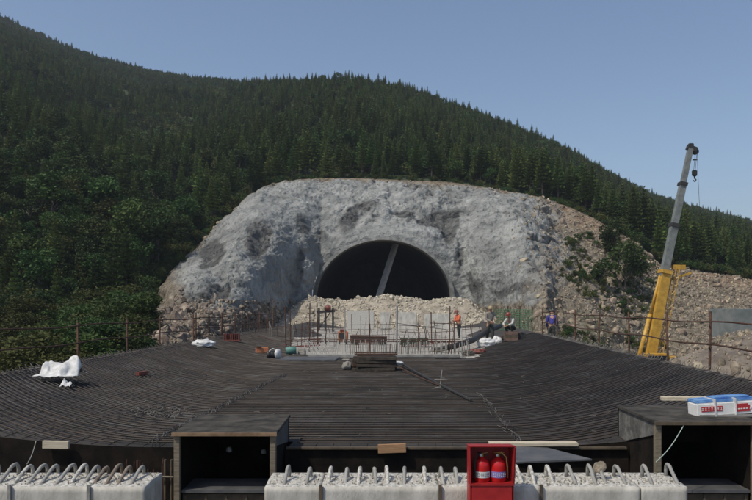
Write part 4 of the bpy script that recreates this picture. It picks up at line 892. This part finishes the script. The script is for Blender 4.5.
# scaffold uprights
t = thing('scaffold_frame', 'open frame of slim rusty scaffold poles standing behind the starter bars', 'scaffold', (0, 30, 0))
for px_, y0_, Y in [(285, 306, 30), (290, 309, 30.5), (310, 303, 30), (314, 308, 30.2), (317, 303, 30.5), (345, 308, 30), (369, 306, 30), (397, 306, 30), (419, 314, 30.5), (431, 312, 30), (450, 306, 30), (454, 322, 30)]:
    mb = MB(); a = P(px_, y0_, Y); mb.tube([(a.x+random.uniform(-.04, .04), Y, 0), (a.x, Y, a.z)], .045 if px_ == 397 else .022, M_conc_dk if px_ in (345, 397) else M_rust, 6); mb.build('upright', t)
for (a, b) in [((285, 340), (460, 339.5)), ((300, 333), (350, 333)), ((430, 323), (462, 324))]:
    mb = MB(); mb.tube([P(*a, 30), P(*b, 30)], .018, M_rust, 6); mb.build('ledger', t)
for z in (.5, .8, 1.1): mb = MB(); a = P(310, 300, 30.1); mb.tube([(a.x, 30.1, z), (a.x+.16, 30.1, z)], .014, M_rust, 5); mb.build('rung', t)
mb = MB(); mb.tube([P(389, 322, 31), P(410, 325, 31), P(450, 330, 31)], .012, M_dark, 5); mb.build('slack_cable', t)
g = random.Random(12)
for ci, (xa, xb, Y, h, lab) in enumerate([(296, 344, 33, 1.15, 'tangle of thin upright bars left of the orange machine'), (352, 395, 38, 1.25, 'group of thin upright bars behind the brown steel beam'), (400, 455, 32, 1.05, 'group of thin upright bars left of the man in orange'), (238, 296, 37, 1.1, 'thin upright bars at the left rear corner of the deck'), (462, 484, 36, 1.0, 'few thin upright bars between the man in orange and the man in grey')]):
    t = thing('rebar_cage', lab, 'steel bars', (P((xa+xb)/2, 330, Y).x, Y, 0)); n = int((xb-xa)/3.6)
    for i in range(n):
        x = P(xa+(xb-xa)*(i+g.random()*.7)/n, 330, Y).x; y = Y+g.uniform(-.8, .8); hh = h*g.uniform(.55, 1.25); mb = MB(); mb.tube([(x, y, 0), (x+g.uniform(-.08, .08), y, hh*.6), (x+g.uniform(-.16, .16), y, hh)], g.choice([.011, .014, .018]), g.choice([M_rust, M_rust, M_conc_dk, M_rebar]), 5); mb.build('bar', t)
    for z in (.3*h, .72*h): mb = MB(); mb.tube([(P(xa, 0, Y).x, Y, z), (P((xa+xb)/2, 0, Y).x, Y+.1, z+g.uniform(-.06, .06)), (P(xb, 0, Y).x, Y, z+.03)], .012, M_rust, 5); mb.build('tie_bar', t)
k = 900; X = RNG.uniform(-6.5, 6.5, k); Y = 27.5+31*RNG.random(k)**.8; q = (np.abs(X-dcx(Y)) > 1.2+2.2*RNG.random(k)) | (Y > 50); X, Y = X[q], Y[q]
tag(rock_scatter('floor_debris', X, Y, X*0-.01+.0*Y, RNG.uniform(.03, .17, len(X)), C_pale), 'small pale stones strewn over the work floor before the tunnel', 'debris')
for i in range(16):
    px_ = g.uniform(250, 475); Y = g.uniform(28.5, 48); l = g.uniform(.5, 1.6); c = P(px_, 330, Y); a = g.uniform(-.6, .6); mb = MB(); w_ = g.choice([.06, .1, .16])
    mb.beam((c.x-l/2*math.cos(a), Y-l/2*math.sin(a), .06), (c.x+l/2*math.cos(a), Y+l/2*math.sin(a), .06+g.random()*.12), w_, .05, g.choice([M_wood_dk, M_wood, M_rust, M_conc_dk, M_dkred])); tag(mb.build('scrap_plank'), 'loose scrap board or bar on the work floor behind the starter bars', 'scrap', 'scrap boards on the work floor')
# small machine, beam, pallet
c = P(343, 338, 36); t = thing('winch', 'small faded orange machine at the left end of the brown steel beam', 'machine', (c.x, 36, 0))
mb = MB(); mb.box((c.x, 36, .40), (.50, .5, .48), M_orange, bev=.04); mb.build('housing', t)
mb = MB(); mb.lathe([(.16, -.05), (.18, 0), (.16, .05)], (c.x-.05, 35.72, .42), M_dark, 16, (0, -1, 0)); mb.box((c.x, 35.9, .68), (.3, .3, .10), M_dkred, bev=.02); mb.build('drum', t)
for sx in (-.18, .18): mb = MB(); mb.box((c.x+sx, 36, .08), (.06, .5, .16), M_dark); mb.build('leg', t)
a, b = P(350, 339, 35.5), P(387, 340, 35.5); mb = MB()
for dz_ in (-.17, .17): mb.beam(a+Vector((0, 0, dz_)), b+Vector((0, 0, dz_)), .26, .045, M_brown)
mb.beam(a, b, .03, .30, M_brown); tag(mb.build('steel_beam'), 'short brown steel beam on trestles behind the starter bars', 'steel beam')
for x in (a.x+.25, b.x-.25):
    t = thing('trestle', 'low dark trestle under the %s end of the brown steel beam' % ('left' if x < 0 else 'right'), 'trestle', (x, 35.5, 0))
    mb = MB(); mb.box((x, 35.5, .055), (.35, .35, .10), M_dark); mb.build('foot', t)
c = P(414, 346, 34); t = thing('pallet', 'dark green pallet loaded with flat sheets behind the starter bars', 'pallet', (c.x, 34, 0))
for q in range(6): mb = MB(); mb.box((c.x+random.uniform(-.04, .04), 34, .10+.052*q), (1.32+random.uniform(-.08, .04), .8, .04), M_dkgreen, Matrix.Rotation(random.uniform(-.04, .04), 3, 'Z')); mb.build('board', t)
for q in (-.5, 0, .5): mb = MB(); mb.box((c.x+q, 34, .035), (.1, .8, .07), M_wood_dk); mb.build('runner', t)
# big dark channel curving away at right
pts = [P(436, 350, 29.5), P(455, 346, 30.2), P(473, 340, 31.5), P(486, 332, 34), P(500, 326, 36.5)]; mb = MB(); mb.tube(pts, [.11, .12, .13, .13, .12], M_dark, 10); tag(mb.build('hose_pipe', None, True), 'thick dark pipe curving up to the right behind the starter bars', 'pipe')
for (px_, py_, Y, d, m, lab, cat, sd) in [(486, 343, 32, (.72, .5, .42), M_white, 'white sack slumped between the standing men', 'sack', 21), (497, 340, 33, (.45, .4, .4), M_white, 'small white sack beside the legs of the man in grey', 'sack', 22), (478, 350, 28.4, (.62, .4, .2), M_dkred, 'reddish heap of brick rubble at the right end of the starter bars', 'brick heap', 23), (468, 352, 27.6, (.5, .3, .22), M_rock, 'grey lump of rubble right of the starter bars', 'rubble lump', 24), (743, 377, 40, (1.6, 1.6, .8), M_white, 'white sheeting on the low ground beyond the right railing, near one', 'sheeting', 25), (747, 350, 46, (1.2, 1.2, .7), M_white, 'white sheeting on the low ground beyond the right railing, far one', 'sheeting', 26), (731, 379, 38, (.9, 1, .5), M_white, 'small white sheet left of the near white sheeting', 'sheeting', 27)]:
    c = P(px_, py_, Y); zb = c.z if px_ > 700 else dz(c.x, Y)+d[2]*.3
    if px_ > 700: zb = -3.1; Y = (CZ-zb)*FP/(py_-HY); c = P(px_, py_, Y)
    tag(crumple('heap' if m in (M_dkred, M_rock) else 'white_sack', (c.x, Y, zb), d, m, sd, rough=.6, n=18), lab, cat)
# crate by the crouching man
c = P(511, 345, 33); t = thing('crate', 'brown wooden crate in front of the crouching man', 'crate', (c.x, 33, dz(c.x, 33))); zc = dz(c.x, 33)
for q in range(3): mb = MB(); mb.box((c.x, 32.78, zc+.09+.15*q), (.58, .02, .12), M_wood_dk if q % 2 else M_brown); mb.box((c.x, 33.22, zc+.09+.15*q), (.58, .02, .12), M_brown); mb.build('board', t)
for sx in (-.29, .29): mb = MB(); mb.box((c.x+sx, 33, zc+.25), (.03, .42, .46), M_wood_dk); mb.build('end', t)
mb = MB(); mb.box((c.x, 33, zc+.05), (.56, .4, .03), M_wood_dk); mb.build('bottom', t)
mb = MB(); mb.box((c.x+.5, 33.1, zc+.2), (.34, .4, .36), M_dark, bev=.02); mb.box((c.x+.5, 32.9, zc+.40), (.1, .06, .05), M_dark); tag(mb.build('tool_box'), 'black box standing right of the brown crate', 'box')
mb = MB(); mb.add([P(512, 342, 32.3), P(532, 336, 36), P(533, 338, 36), P(514, 346, 32.3)], [(0, 1, 2, 3)], M_wood_dk)
# concrete form panels below the heap
for (x0, x1, y0, y1, lab) in [(347, 374, 311, 331, 'pale concrete panel below the rubble heap, leftmost of the four'), (380, 391, 312, 330, 'narrow pale concrete panel left of the middle scaffold pole'), (398, 417, 312, 331, 'pale concrete panel right of the middle scaffold pole'), (424, 450, 314, 332, 'pale concrete panel below the rubble heap, behind the man in orange')]:
    Y = 56; a, b = P(x0, y0, Y), P(x1, y1, Y); mb = MB(); mb.box(((a.x+b.x)/2, Y+.15, (a.z+b.z)/2), (b.x-a.x, .3, a.z-b.z), M_conc_rough if x0 % 2 else M_conc, bev=.03); mb.box(((a.x+b.x)/2, Y-.02, b.z+.1), (b.x-a.x-.1, .05, .08), M_conc_dk)
    mb.box(((a.x+b.x)/2, Y+.2, (b.z-.6)/2), (b.x-a.x-.3, .3, b.z+.6), M_conc_dk); tag(mb.build('form_block'), lab, 'concrete block', 'concrete panels below the rubble heap')
mb = MB(); a, b = P(352, 334, 52), P(462, 335, 52); mb.box(((a.x+b.x)/2, 52.2, (a.z-.3)/2), (b.x-a.x, .5, a.z+.3), M_conc, bev=.03); tag(mb.build('footing'), 'long low pale concrete footing in front of the concrete panels', 'footing')
mb = MB(); a, b = P(286, 328, 52), P(342, 331, 52); mb.box(((a.x+b.x)/2, 53, -.1), (b.x-a.x, 2, .5), M_mud, Matrix.Rotation(.06, 3, 'Y'), .1); tag(mb.build('sand_ramp'), 'smooth pale sand ramp left of the concrete panels', 'ramp')
# dark gantry frame
c = P(325, 328, 50); t = thing('steel_gantry', 'small dark steel gantry frame standing left of the concrete panels', 'gantry', (c.x, 50, -.2))
for px_ in (319, 325.5, 333): mb = MB(); a = P(px_, 308, 50); mb.box((a.x, 50, (a.z-.2)/2), (.13, .16, a.z+.2), M_dark); mb.build('leg', t)
mb = MB(); a, b = P(317, 312, 50), P(335, 311, 50); mb.beam(a, b, .18, .16, M_dark); mb.build('beam', t)
mb = MB(); mb.lathe([(.15, -.2), (.19, 0), (.15, .2)], P(328, 308, 49.9), M_dkred, 12, (1, 0, 0)); mb.build('motor', t)
mb = MB(); mb.beam(P(320, 327, 50), P(332, 310, 50), .06, .06, M_dark); mb.build('brace', t)
# green netting fence at right rear
t = thing('net_fence', 'green net fence on rusty posts behind the crouching man', 'fence', (P(510, 330, 44).x, 44, 0)); a, b = P(496, 309, 44), P(532, 310, 44); nn = 26
mb = MB()
for i in range(nn):
    x = a.x+(b.x-a.x)*i/(nn-1); mb.tube([(x, 44, .1), (x+random.uniform(-.04, .04), 44+.05*math.sin(i), a.z+random.uniform(-.1, .04))], .013, M_green, 4)
for j in range(11):
    z = .15+(a.z-.2)*j/10; mb.tube([(a.x+(b.x-a.x)*q/8, 44+.05*math.sin(q*2), z+.02*math.sin(q*3+j)) for q in range(9)], .013, M_green, 4)
mb.build('net', t)
for px_ in (496, 508, 520, 532): mb = MB(); q = P(px_, 306, 44.1); mb.tube([(q.x, 44.1, 0), (q.x, 44.1, q.z)], .035, M_rust, 6); mb.build('post', t)
# retaining posts and planks on the left behind the deck
t = thing('retaining_fence', 'row of thin rusty stakes with one rail at the foot of the left rock slope', 'fence', (P(230, 335, 47).x, 47, 0))
for i, px_ in enumerate([196, 209, 222, 235, 248, 258, 268, 278]):
    Y = 40+(px_-196)*.12; mb = MB(); q = P(px_, 314+random.uniform(-2, 3), Y); mb.tube([(q.x, Y, -.6), (q.x, Y, q.z)], .035, M_rust, 6); mb.build('stake', t)
mb = MB(); mb.tube([P(196, 326, 40), P(238, 325, 45), P(278, 322, 49.8)], .022, M_rust, 6); mb.build('rail', t)
# grey concrete ledge at the far right
mb = MB(); a, b = P(734, 309, 53), P(850, 309, 53); mb.box(((a.x+b.x)/2, 55, (a.z-3.3)/2), (b.x-a.x, 4, a.z+3.3), mat('ledge_grey', (.13, .15, .145), (.21, .225, .215), scale=1.2, bump=.02), bev=.08); tag(mb.build('concrete_ledge'), 'smooth blue-grey concrete ledge at the right edge of the picture', 'ledge')

# ------------------------------------------------------------------ crane
cy = 45.0; piv = P(643, 372, cy); tip = P(690, 149, cy); ax = (tip-piv).normalized(); side = Vector((ax.z, 0, -ax.x))
t = thing('mobile_crane', 'truck crane with raised telescopic boom, yellow base section and grey upper sections', 'crane', (piv.x+1, cy, -3.35))
def along(px_, py_): p = P(px_, py_, cy); return piv+ax*((p-piv).dot(ax))
def section(a, b, wa, wb, m, name):
    mb = MB(); y = Vector((0, 1, 0)); vs = []
    for p, w in ((a, wa), (b, wb)):
        for s1, s2 in ((-1, -1), (1, -1), (1, .55), (.55, 1), (-.55, 1), (-1, .55)): vs.append(p+side*s1*w/2+y*s2*w*.62)
    mb.add(vs, [(0, 1, 7, 6), (1, 2, 8, 7), (2, 3, 9, 8), (3, 4, 10, 9), (4, 5, 11, 10), (5, 0, 6, 11), (5, 4, 3, 2, 1, 0), (6, 7, 8, 9, 10, 11)], m); o = mb.build(name, t); return o
p0, p1, p2, p3_, p4 = along(644, 368), along(661, 271), along(673, 225), along(682, 184), along(690, 149)
off = side*.22
sec1 = section(p0+off, p1+off*.3, .56, .56, M_yellow, 'base_section'); section(p1-ax*.3, p2, .44, .43, M_cgrey, 'middle_section'); section(p2, p3_, .38, .37, M_cgrey, 'middle_section'); section(p3_, p4, .31, .30, M_cgrey, 'top_section')
for p, w, m in ((p1+off*.3, .64, M_yellow), (p2, .49, M_dark), (p3_, .43, M_dark)):
    mb = MB(); y = Vector((0, 1, 0)); vs = []
    for q in (p-ax*.12, p+ax*.10):
        for s1, s2 in ((-1, -1), (1, -1), (1, 1), (-1, 1)): vs.append(q+side*s1*w/2+y*s2*w*.7)
    mb.add(vs, [(0, 1, 5, 4), (1, 2, 6, 5), (2, 3, 7, 6), (3, 0, 4, 7), (3, 2, 1, 0), (4, 5, 6, 7)], m); mb.build('collar', t)
mb = MB(); a_, b_ = piv-side*.50-ax*.4, along(662, 276)-side*.20; mb.tube([a_, a_.lerp(b_, .62)], .13, M_yellow, 10); mb.tube([a_.lerp(b_, .62), b_], .085, M_yellow, 10); mb.build('lift_cylinder', t, True)
mb = MB()      # lattice jib folded along the boom
j0, j1 = piv+side*.75+ax*.5, along(676, 268)+side*.75
for s1 in (-.18, .18):
    for y in (-.2, .2): mb.tube([j0+side*s1+Vector((0, y, 0)), j1+side*s1*.6+Vector((0, y, 0))], .024, M_yellow, 5)
nj = 14
for i in range(nj):
    q0 = j0.lerp(j1, i/nj); q1 = j0.lerp(j1, (i+1)/nj); s1 = .18 if i % 2 else -.18
    for y in (-.2, .2): mb.tube([q0+side*s1+Vector((0, y, 0)), q1-side*s1+Vector((0, y, 0))], .017, M_yellow, 4)
mb.beam(j1-side*.3, j1+side*.45+ax*.15, .3, .3, M_yellow); mb.beam(j1+side*.2-ax*.5, j1+side*.9-ax*.1, .15, .12, M_yellow); mb.build('lattice_jib', t)
hd = p4+ax*.1
mb = MB(); mb.beam(hd-side*.2, hd+side*.38-ax*.1, .34, .3, M_dark); mb.lathe([(.17, -.12), (.20, -.08), (.15, 0), (.20, .08), (.17, .12)], hd+side*.36-ax*.18, M_dark, 16, (0, 1, 0)); mb.box(hd+ax*.15, (.3, .25, .2), M_dark, bev=.03); mb.build('boom_head', t)
hx_ = hd+side*.42-ax*.2; hk = P(694.5, 175, cy)
mb = MB()
for dx in (-.05, .05): mb.tube([(hx_.x+dx, cy, hx_.z), (hk.x+dx, cy, hk.z+.3)], .012, M_dark, 4)
mb.tube([(hx_.x+.02, cy-.1, hx_.z), (hx_.x+.06, cy-.1, hk.z), (P(699, 210, cy).x, cy-.1, P(699, 210, cy).z)], .012, M_dark, 4); mb.build('rope', t)
mb = MB(); mb.box(hk+Vector((0, 0, .12)), (.30, .2, .40), M_dark, bev=.05); mb.box(hk+Vector((0, 0, .12)), (.1, .24, .3), M_dark); mb.tube([hk+Vector((0, 0, -.08)), hk+Vector((.0, 0, -.2)), hk+Vector((.10, 0, -.3)), hk+Vector((.03, 0, -.42)), hk+Vector((-.08, 0, -.33))], .04, M_dark, 8); mb.box(hk+Vector((.02, 0, .95)), (.25, .1, .06), M_dark); mb.build('hook_block', t)
# turntable, cab, chassis on the low ground
bx = piv.x+.6
mb = MB(); mb.box((bx+.3, cy, -1.6), (2.6, 1.6, .7), M_yellow, bev=.08); mb.box((bx+1.5, cy, -1.75), (.7, 2.2, .8), M_yellow, bev=.08); mb.lathe([(.8, 0), (.8, .3)], (bx, cy, -2.2), M_dark, 24); mb.build('turntable', t)
mb = MB(); mb.box((bx-.3, cy-1.25, -1.55), (1.5, .85, 1.1), M_yellow, bev=.1); mb.box((bx-.3, cy-1.69, -1.35), (1.2, .02, .5), M_glass); mb.build('operator_cab', t)
mb = MB(); mb.box((bx+1, cy, -2.45), (10.5, 1.5, .4), M_dark, bev=.04); mb.box((bx+1.6, cy, -2.2), (7.5, 2.4, .12), M_yellow, bev=.03); mb.build('chassis', t)
mb = MB(); mb.box((bx-4.6, cy, -2.05), (1.7, 2.4, .95), M_yellow, bev=.12); mb.box((bx-5.46, cy, -1.9), (.02, 2.1, .4), M_glass); mb.build('driver_cab', t)
for wx in (-3.6, 1.9, 3.2, 4.5):
    for sy in (-1.1, 1.1): mb = MB(); mb.lathe([(.30, -.16), (.48, -.15), (.52, -.08), (.52, .08), (.48, .15), (.30, .16)], (bx+wx, cy+sy, -2.83), M_rubber, 22, (0, 1, 0)); mb.lathe([(.28, -.17), (.20, -.1)], (bx+wx, cy+sy, -2.83), M_yellow, 14, (0, 1, 0)); mb.build('wheel', t, True)
for wx in (-1.8, 5.6):
    for sy in (-1, 1): mb = MB(); mb.beam((bx+wx, cy+sy*.6, -2.5), (bx+wx, cy+sy*2.6, -2.5), .25, .22, M_yellow); mb.tube([(bx+wx, cy+sy*2.6, -2.45), (bx+wx, cy+sy*2.6, -3.2)], .08, M_cgrey, 8); mb.box((bx+wx, cy+sy*2.6, -3.24), (.6, .6, .06), M_dark); mb.build('outrigger', t)

# ------------------------------------------------------------------ people
def skin_obj(name, chains, m, parent, sub=2):
    "chains: list of lists of (point, radius); the first point of a chain may be an index of an earlier joint"
    V = []; E = []; R = []; key = {}
    for ch in chains:
        prev = None
        for p, r in ch:
            kx = tuple(round(c, 4) for c in p)
            if kx in key: i = key[kx]
            else: i = len(V); key[kx] = i; V.append(p); R.append(r)
            if prev is not None and prev != i: E.append((prev, i))
            prev = i
    me = bpy.data.meshes.new(name); me.from_pydata(V, E, []); me.materials.append(m); o = bpy.data.objects.new(name, me); COL.objects.link(o); o.parent = parent
    o.modifiers.new('skin', 'SKIN')
    if not me.skin_vertices: 
        bpy.context.view_layer.objects.active = o
    sv = me.skin_vertices[0].data
    for i, r in enumerate(R): sv[i].radius = (r[0], r[1]) if isinstance(r, tuple) else (r, r); sv[i].use_root = (i == 0)
    sb = o.modifiers.new('subdivision', 'SUBSURF'); sb.levels = sb.render_levels = sub; 
    return o
def person(loc, rz, pose, lab, top_m, leg_m, hat_m, scale=1.0, group=None):
    t = thing('person', lab, 'person', loc, group, rz); t.scale = (scale,)*3
    J = pose; v = Vector
    pel, ch, nk, hd_ = v(J['pel']), v(J['chest']), v(J['neck']), v(J['head'])
    mid_ = (pel+ch)/2; chains = [[(pel, .115), (mid_, .11), (ch, (.15, .11)), (nk, .055), (nk.lerp(hd_, .55), .06), (hd_, .092), (hd_+(hd_-nk).normalized()*.085, .07)]]
    fw = v(J.get('face', (0, -1, 0))).normalized()
    chains.append([(hd_, .092), (hd_+fw*.10+v((0, 0, -.01)), .018)])           # nose
    up = (hd_-nk).normalized(); ls = fw.cross(up).normalized()
    for s in (1, -1): chains.append([(hd_, .092), (hd_+ls*s*.092, .02)])        # ears
    armj = []
    for sh, el, wr in (J['armL'], J['armR']):
        sh, el, wr = v(sh), v(el), v(wr); chains.append([(ch, (.15, .11)), (sh, .058), (sh.lerp(el, .5), .048), (el, .040), (el.lerp(wr, .5), .037), (wr, .027)])
        d = (wr-el).normalized(); pd = d.orthogonal().normalized(); q = d.cross(pd); palm = wr+d*.06
        chains.append([(wr, .027), (palm, (.036, .020))])
        for f in range(4):
            a = palm+pd*(-.027+.018*f)+d*.02; l = (.075, .085, .08, .062)[f]; chains.append([(palm, (.036, .020)), (a, .010), (a+d*l*.55+q*.012, .0088), (a+d*l*.8+q*.035, .007)])
        chains.append([(palm, (.036, .020)), (wr+d*.03+pd*.045, .011), (wr+d*.07+pd*.055+q*.02, .009)]); armj.append((sh, el, wr))
    for hp, kn, an, to in (J['legL'], J['legR']):
        hp, kn, an, to = v(hp), v(kn), v(an), v(to); chains.append([(pel, .115), (hp, .088), (hp.lerp(kn, .5), .074), (kn, .056), (kn.lerp(an, .4), .054), (an, .036), (to, .034)])
    skin_obj('body', chains, M_skin, t)
    c2 = [[(pel+(ch-pel)*.1, .140), (mid_, .130), (ch, (.178, .135)), (nk.lerp(ch, .35), .085)]]
    for sh, el, wr in armj: c2.append([(ch, (.178, .135)), (sh, .076), (sh.lerp(el, .5), .063), (el, .056), (el.lerp(wr, .5), .050), (el.lerp(wr, .9), .042)])
    skin_obj('jacket', c2, top_m, t)
    c3 = [[(pel+(ch-pel)*.12, .128), (pel, .135)]]
    for hp, kn, an, to in (J['legL'], J['legR']):
        hp, kn, an = v(hp), v(kn), v(an); c3.append([(pel, .135), (hp, .108), (hp.lerp(kn, .5), .092), (kn, .073), (kn.lerp(an, .5), .068), (kn.lerp(an, .93), .058)])
    skin_obj('trousers', c3, leg_m, t)
    for hp, kn, an, to in (J['legL'], J['legR']):
        an, to = v(an), v(to); skin_obj('boot', [[(an.lerp(v(kn), .12), .052), (an, .052), (an.lerp(to, .5)+v((0, 0, -.012)), .050), (to, .043)]], M_dark, t)
    mb = MB(); q = hd_+up*.035; mb.lathe([(.128, 0), (.122, .03), (.108, .07), (.078, .105), (.03, .125)], q, hat_m, 18, up); mb.lathe([(.150, -.008), (.150, .004)], q+fw*.02, hat_m, 18, up); mb.build('helmet', t, True, local=True)
    return t
def stand(lean=0, arms='down', stride=.12):
    y = -lean
    J = dict(pel=(0, 0, .93), chest=(0, y*.6, 1.33), neck=(0, y*.95, 1.49), head=(0, y*1.15-.015, 1.60))
    hpz = .86; J['legL'] = ((.09, 0, hpz), (.11, -.03-stride*.4, .48), (.11, -stride*.3, .08), (.12, -stride*.3-.17, .035)); J['legR'] = ((-.09, 0, hpz), (-.11, .0+stride*.2, .48), (-.12, stride, .08), (-.13, stride-.17, .035))
    s = y*.7
    if arms == 'down': J['armL'] = ((.19, s, 1.40), (.25, s+.03, 1.12), (.24, s-.08, .88)); J['armR'] = ((-.19, s, 1.40), (-.25, s+.02, 1.12), (-.23, s-.1, .9))
    if arms == 'fwd': J['armL'] = ((.19, s, 1.40), (.22, s-.10, 1.14), (.12, s-.36, 1.12)); J['armR'] = ((-.19, s, 1.40), (-.24, s-.08, 1.13), (-.08, s-.30, 1.02))
    return J
M_or = mat('orange_cloth', (.50, .10, .045), (.62, .15, .07), scale=8, rough=.85); M_bl = mat('blue_cloth', (.028, .026, .17), (.05, .045, .26), scale=8, rough=.85); M_gy = mat('grey_cloth', (.15, .14, .12), (.26, .24, .21), scale=8, rough=.9); M_lt = mat('light_cloth', (.40, .39, .36), (.55, .54, .50), scale=8, rough=.9)
M_tr = mat('dark_trousers', (.022, .028, .024), (.05, .055, .045), scale=8, rough=.9); M_hy = mat('straw_hat', (.30, .24, .13), rough=.4); M_hr = mat('dull_red_helmet', (.20, .05, .035), rough=.4)
pY = 41.5; c = P(459, 338, pY)
person((c.x, pY, -.01), math.radians(-62), stand(.12, 'fwd'), 'person in an orange-red jacket and dark trousers holding a long lance to the left', M_or, M_tr, M_hr, .95)
mb = MB(); mb.tube([P(398, 325, 41.2), P(430, 327, 41.1), P(449, 323, 41.0), P(456, 321, 41.1)], .02, M_dark, 6); mb.tube([P(456, 321, 41.1), P(459, 330, 41.3)], .022, M_dark, 6); tag(mb.build('lance'), 'long thin dark lance held by the worker in orange, pointing left', 'lance')
pY = 34.0; c = P(490, 345, pY)
person((c.x, pY, dz(c.x, pY)), math.radians(15), stand(.04, 'fwd', .10), 'person in grey-brown jacket and dark trousers standing beside the white sack', M_gy, M_tr, M_hy, 1.0)
J = dict(pel=(0, .12, .36), chest=(0, -.10, .72), neck=(0, -.20, .86), head=(0, -.27, .96)); J['legL'] = ((.09, .10, .34), (.16, -.30, .46), (.14, -.12, .08), (.15, -.30, .035)); J['legR'] = ((-.09, .10, .34), (-.17, -.28, .44), (-.15, -.08, .08), (-.16, -.26, .035)); J['armL'] = ((.18, -.14, .76), (.24, -.34, .58), (.12, -.52, .50)); J['armR'] = ((-.18, -.14, .76), (-.24, -.34, .56), (-.10, -.50, .48))
pY = 34.6; c = P(511, 340, pY); person((c.x, pY-.1, dz(c.x, pY)+.18), math.radians(-40), J, 'person in a light shirt crouching behind the brown crate', M_lt, M_tr, M_hr, 1.0)
mb = MB(); mb.box((c.x, pY-.05, dz(c.x, pY)+.09), (.9, .8, .17), M_wood_dk, bev=.02); tag(mb.build('low_platform'), 'low dark timber platform under the crouching man', 'platform')
pY = 35; c = P(542, 338, pY); J = stand(.22, 'down', .14)
t = thing('walkway', 'narrow dark plank walkway on posts outside the right edge of the deck', 'walkway', (8.75, 36, -3.3))
for q in range(3): mb = MB(); mb.box((8.42+.27*q, 36, -.02), (.25, 5, .04), M_wood_dk); mb.build('board', t)
for y in (33.8, 36, 38.2):
    for x in (8.45, 9.0): mb = MB(); mb.box((x, y, -1.7), (.09, .09, 3.28), M_wood_dk); mb.build('post', t)
person((8.55, pY, .0), math.radians(165), J, 'person in a long blue coat at the right edge of the deck, back turned', M_bl, M_tr, M_dark, .98)
# ------------------------------------------------------------------ thin summer haze
mb = MB(); hm = bpy.data.materials.new('haze_air'); hm.use_nodes = True; nt = hm.node_tree; nt.nodes.remove(nt.nodes['Principled BSDF']); pv = nt.nodes.new('ShaderNodeVolumePrincipled'); pv.inputs['Color'].default_value = (.80, .88, 1, 1); pv.inputs['Density'].default_value = .00038; pv.inputs['Anisotropy'].default_value = .2
nt.links.new(pv.outputs[0], nt.nodes['Material Output'].inputs['Volume']); mb.box((0, 300, 82), (6400, 6800, 176), hm); tag(mb.build('haze'), kind='stuff')
# ------------------------------------------------------------------ camera, light, render settings
cam = bpy.data.cameras.new('camera'); co = bpy.data.objects.new('camera', cam); COL.objects.link(co); S.camera = co
co.location = (0, 0, CZ); co.rotation_euler = (PI/2, 0, 0); cam.sensor_width = 36; cam.lens = 36*FP/752; cam.shift_y = (HY-250)/752; cam.clip_start = .1; cam.clip_end = 6000
to_sun = Vector((-.46, -.34, .82)).normalized()
W = bpy.data.worlds.new('World'); S.world = W; W.use_nodes = True; nt = W.node_tree; sky = nt.nodes.new('ShaderNodeTexSky'); sky.sky_type = 'NISHITA'; sky.sun_disc = False
sky.sun_elevation = math.asin(to_sun.z); sky.sun_rotation = math.atan2(to_sun.x, to_sun.y); sky.altitude = 300; sky.air_density = 1.0; sky.dust_density = 2.0; sky.ozone_density = 1.5
nt.links.new(sky.outputs[0], nt.nodes['Background'].inputs[0]); nt.nodes['Background'].inputs[1].default_value = .108
sl = bpy.data.lights.new('sun', 'SUN'); sl.energy = 2.75; sl.angle = math.radians(.6); sl.color = (1, .93, .80); so = bpy.data.objects.new('sun', sl); COL.objects.link(so); so.rotation_euler = (-to_sun).to_track_quat('-Z', 'Y').to_euler()
S.view_settings.view_transform = 'Standard'; S.view_settings.look = 'None'; S.view_settings.gamma = 1; S.view_settings.exposure = .25; S.view_settings.use_curve_mapping = False
S.render.engine = 'CYCLES'; S.cycles.max_bounces = 5; S.cycles.diffuse_bounces = 3; S.cycles.transparent_max_bounces = 4
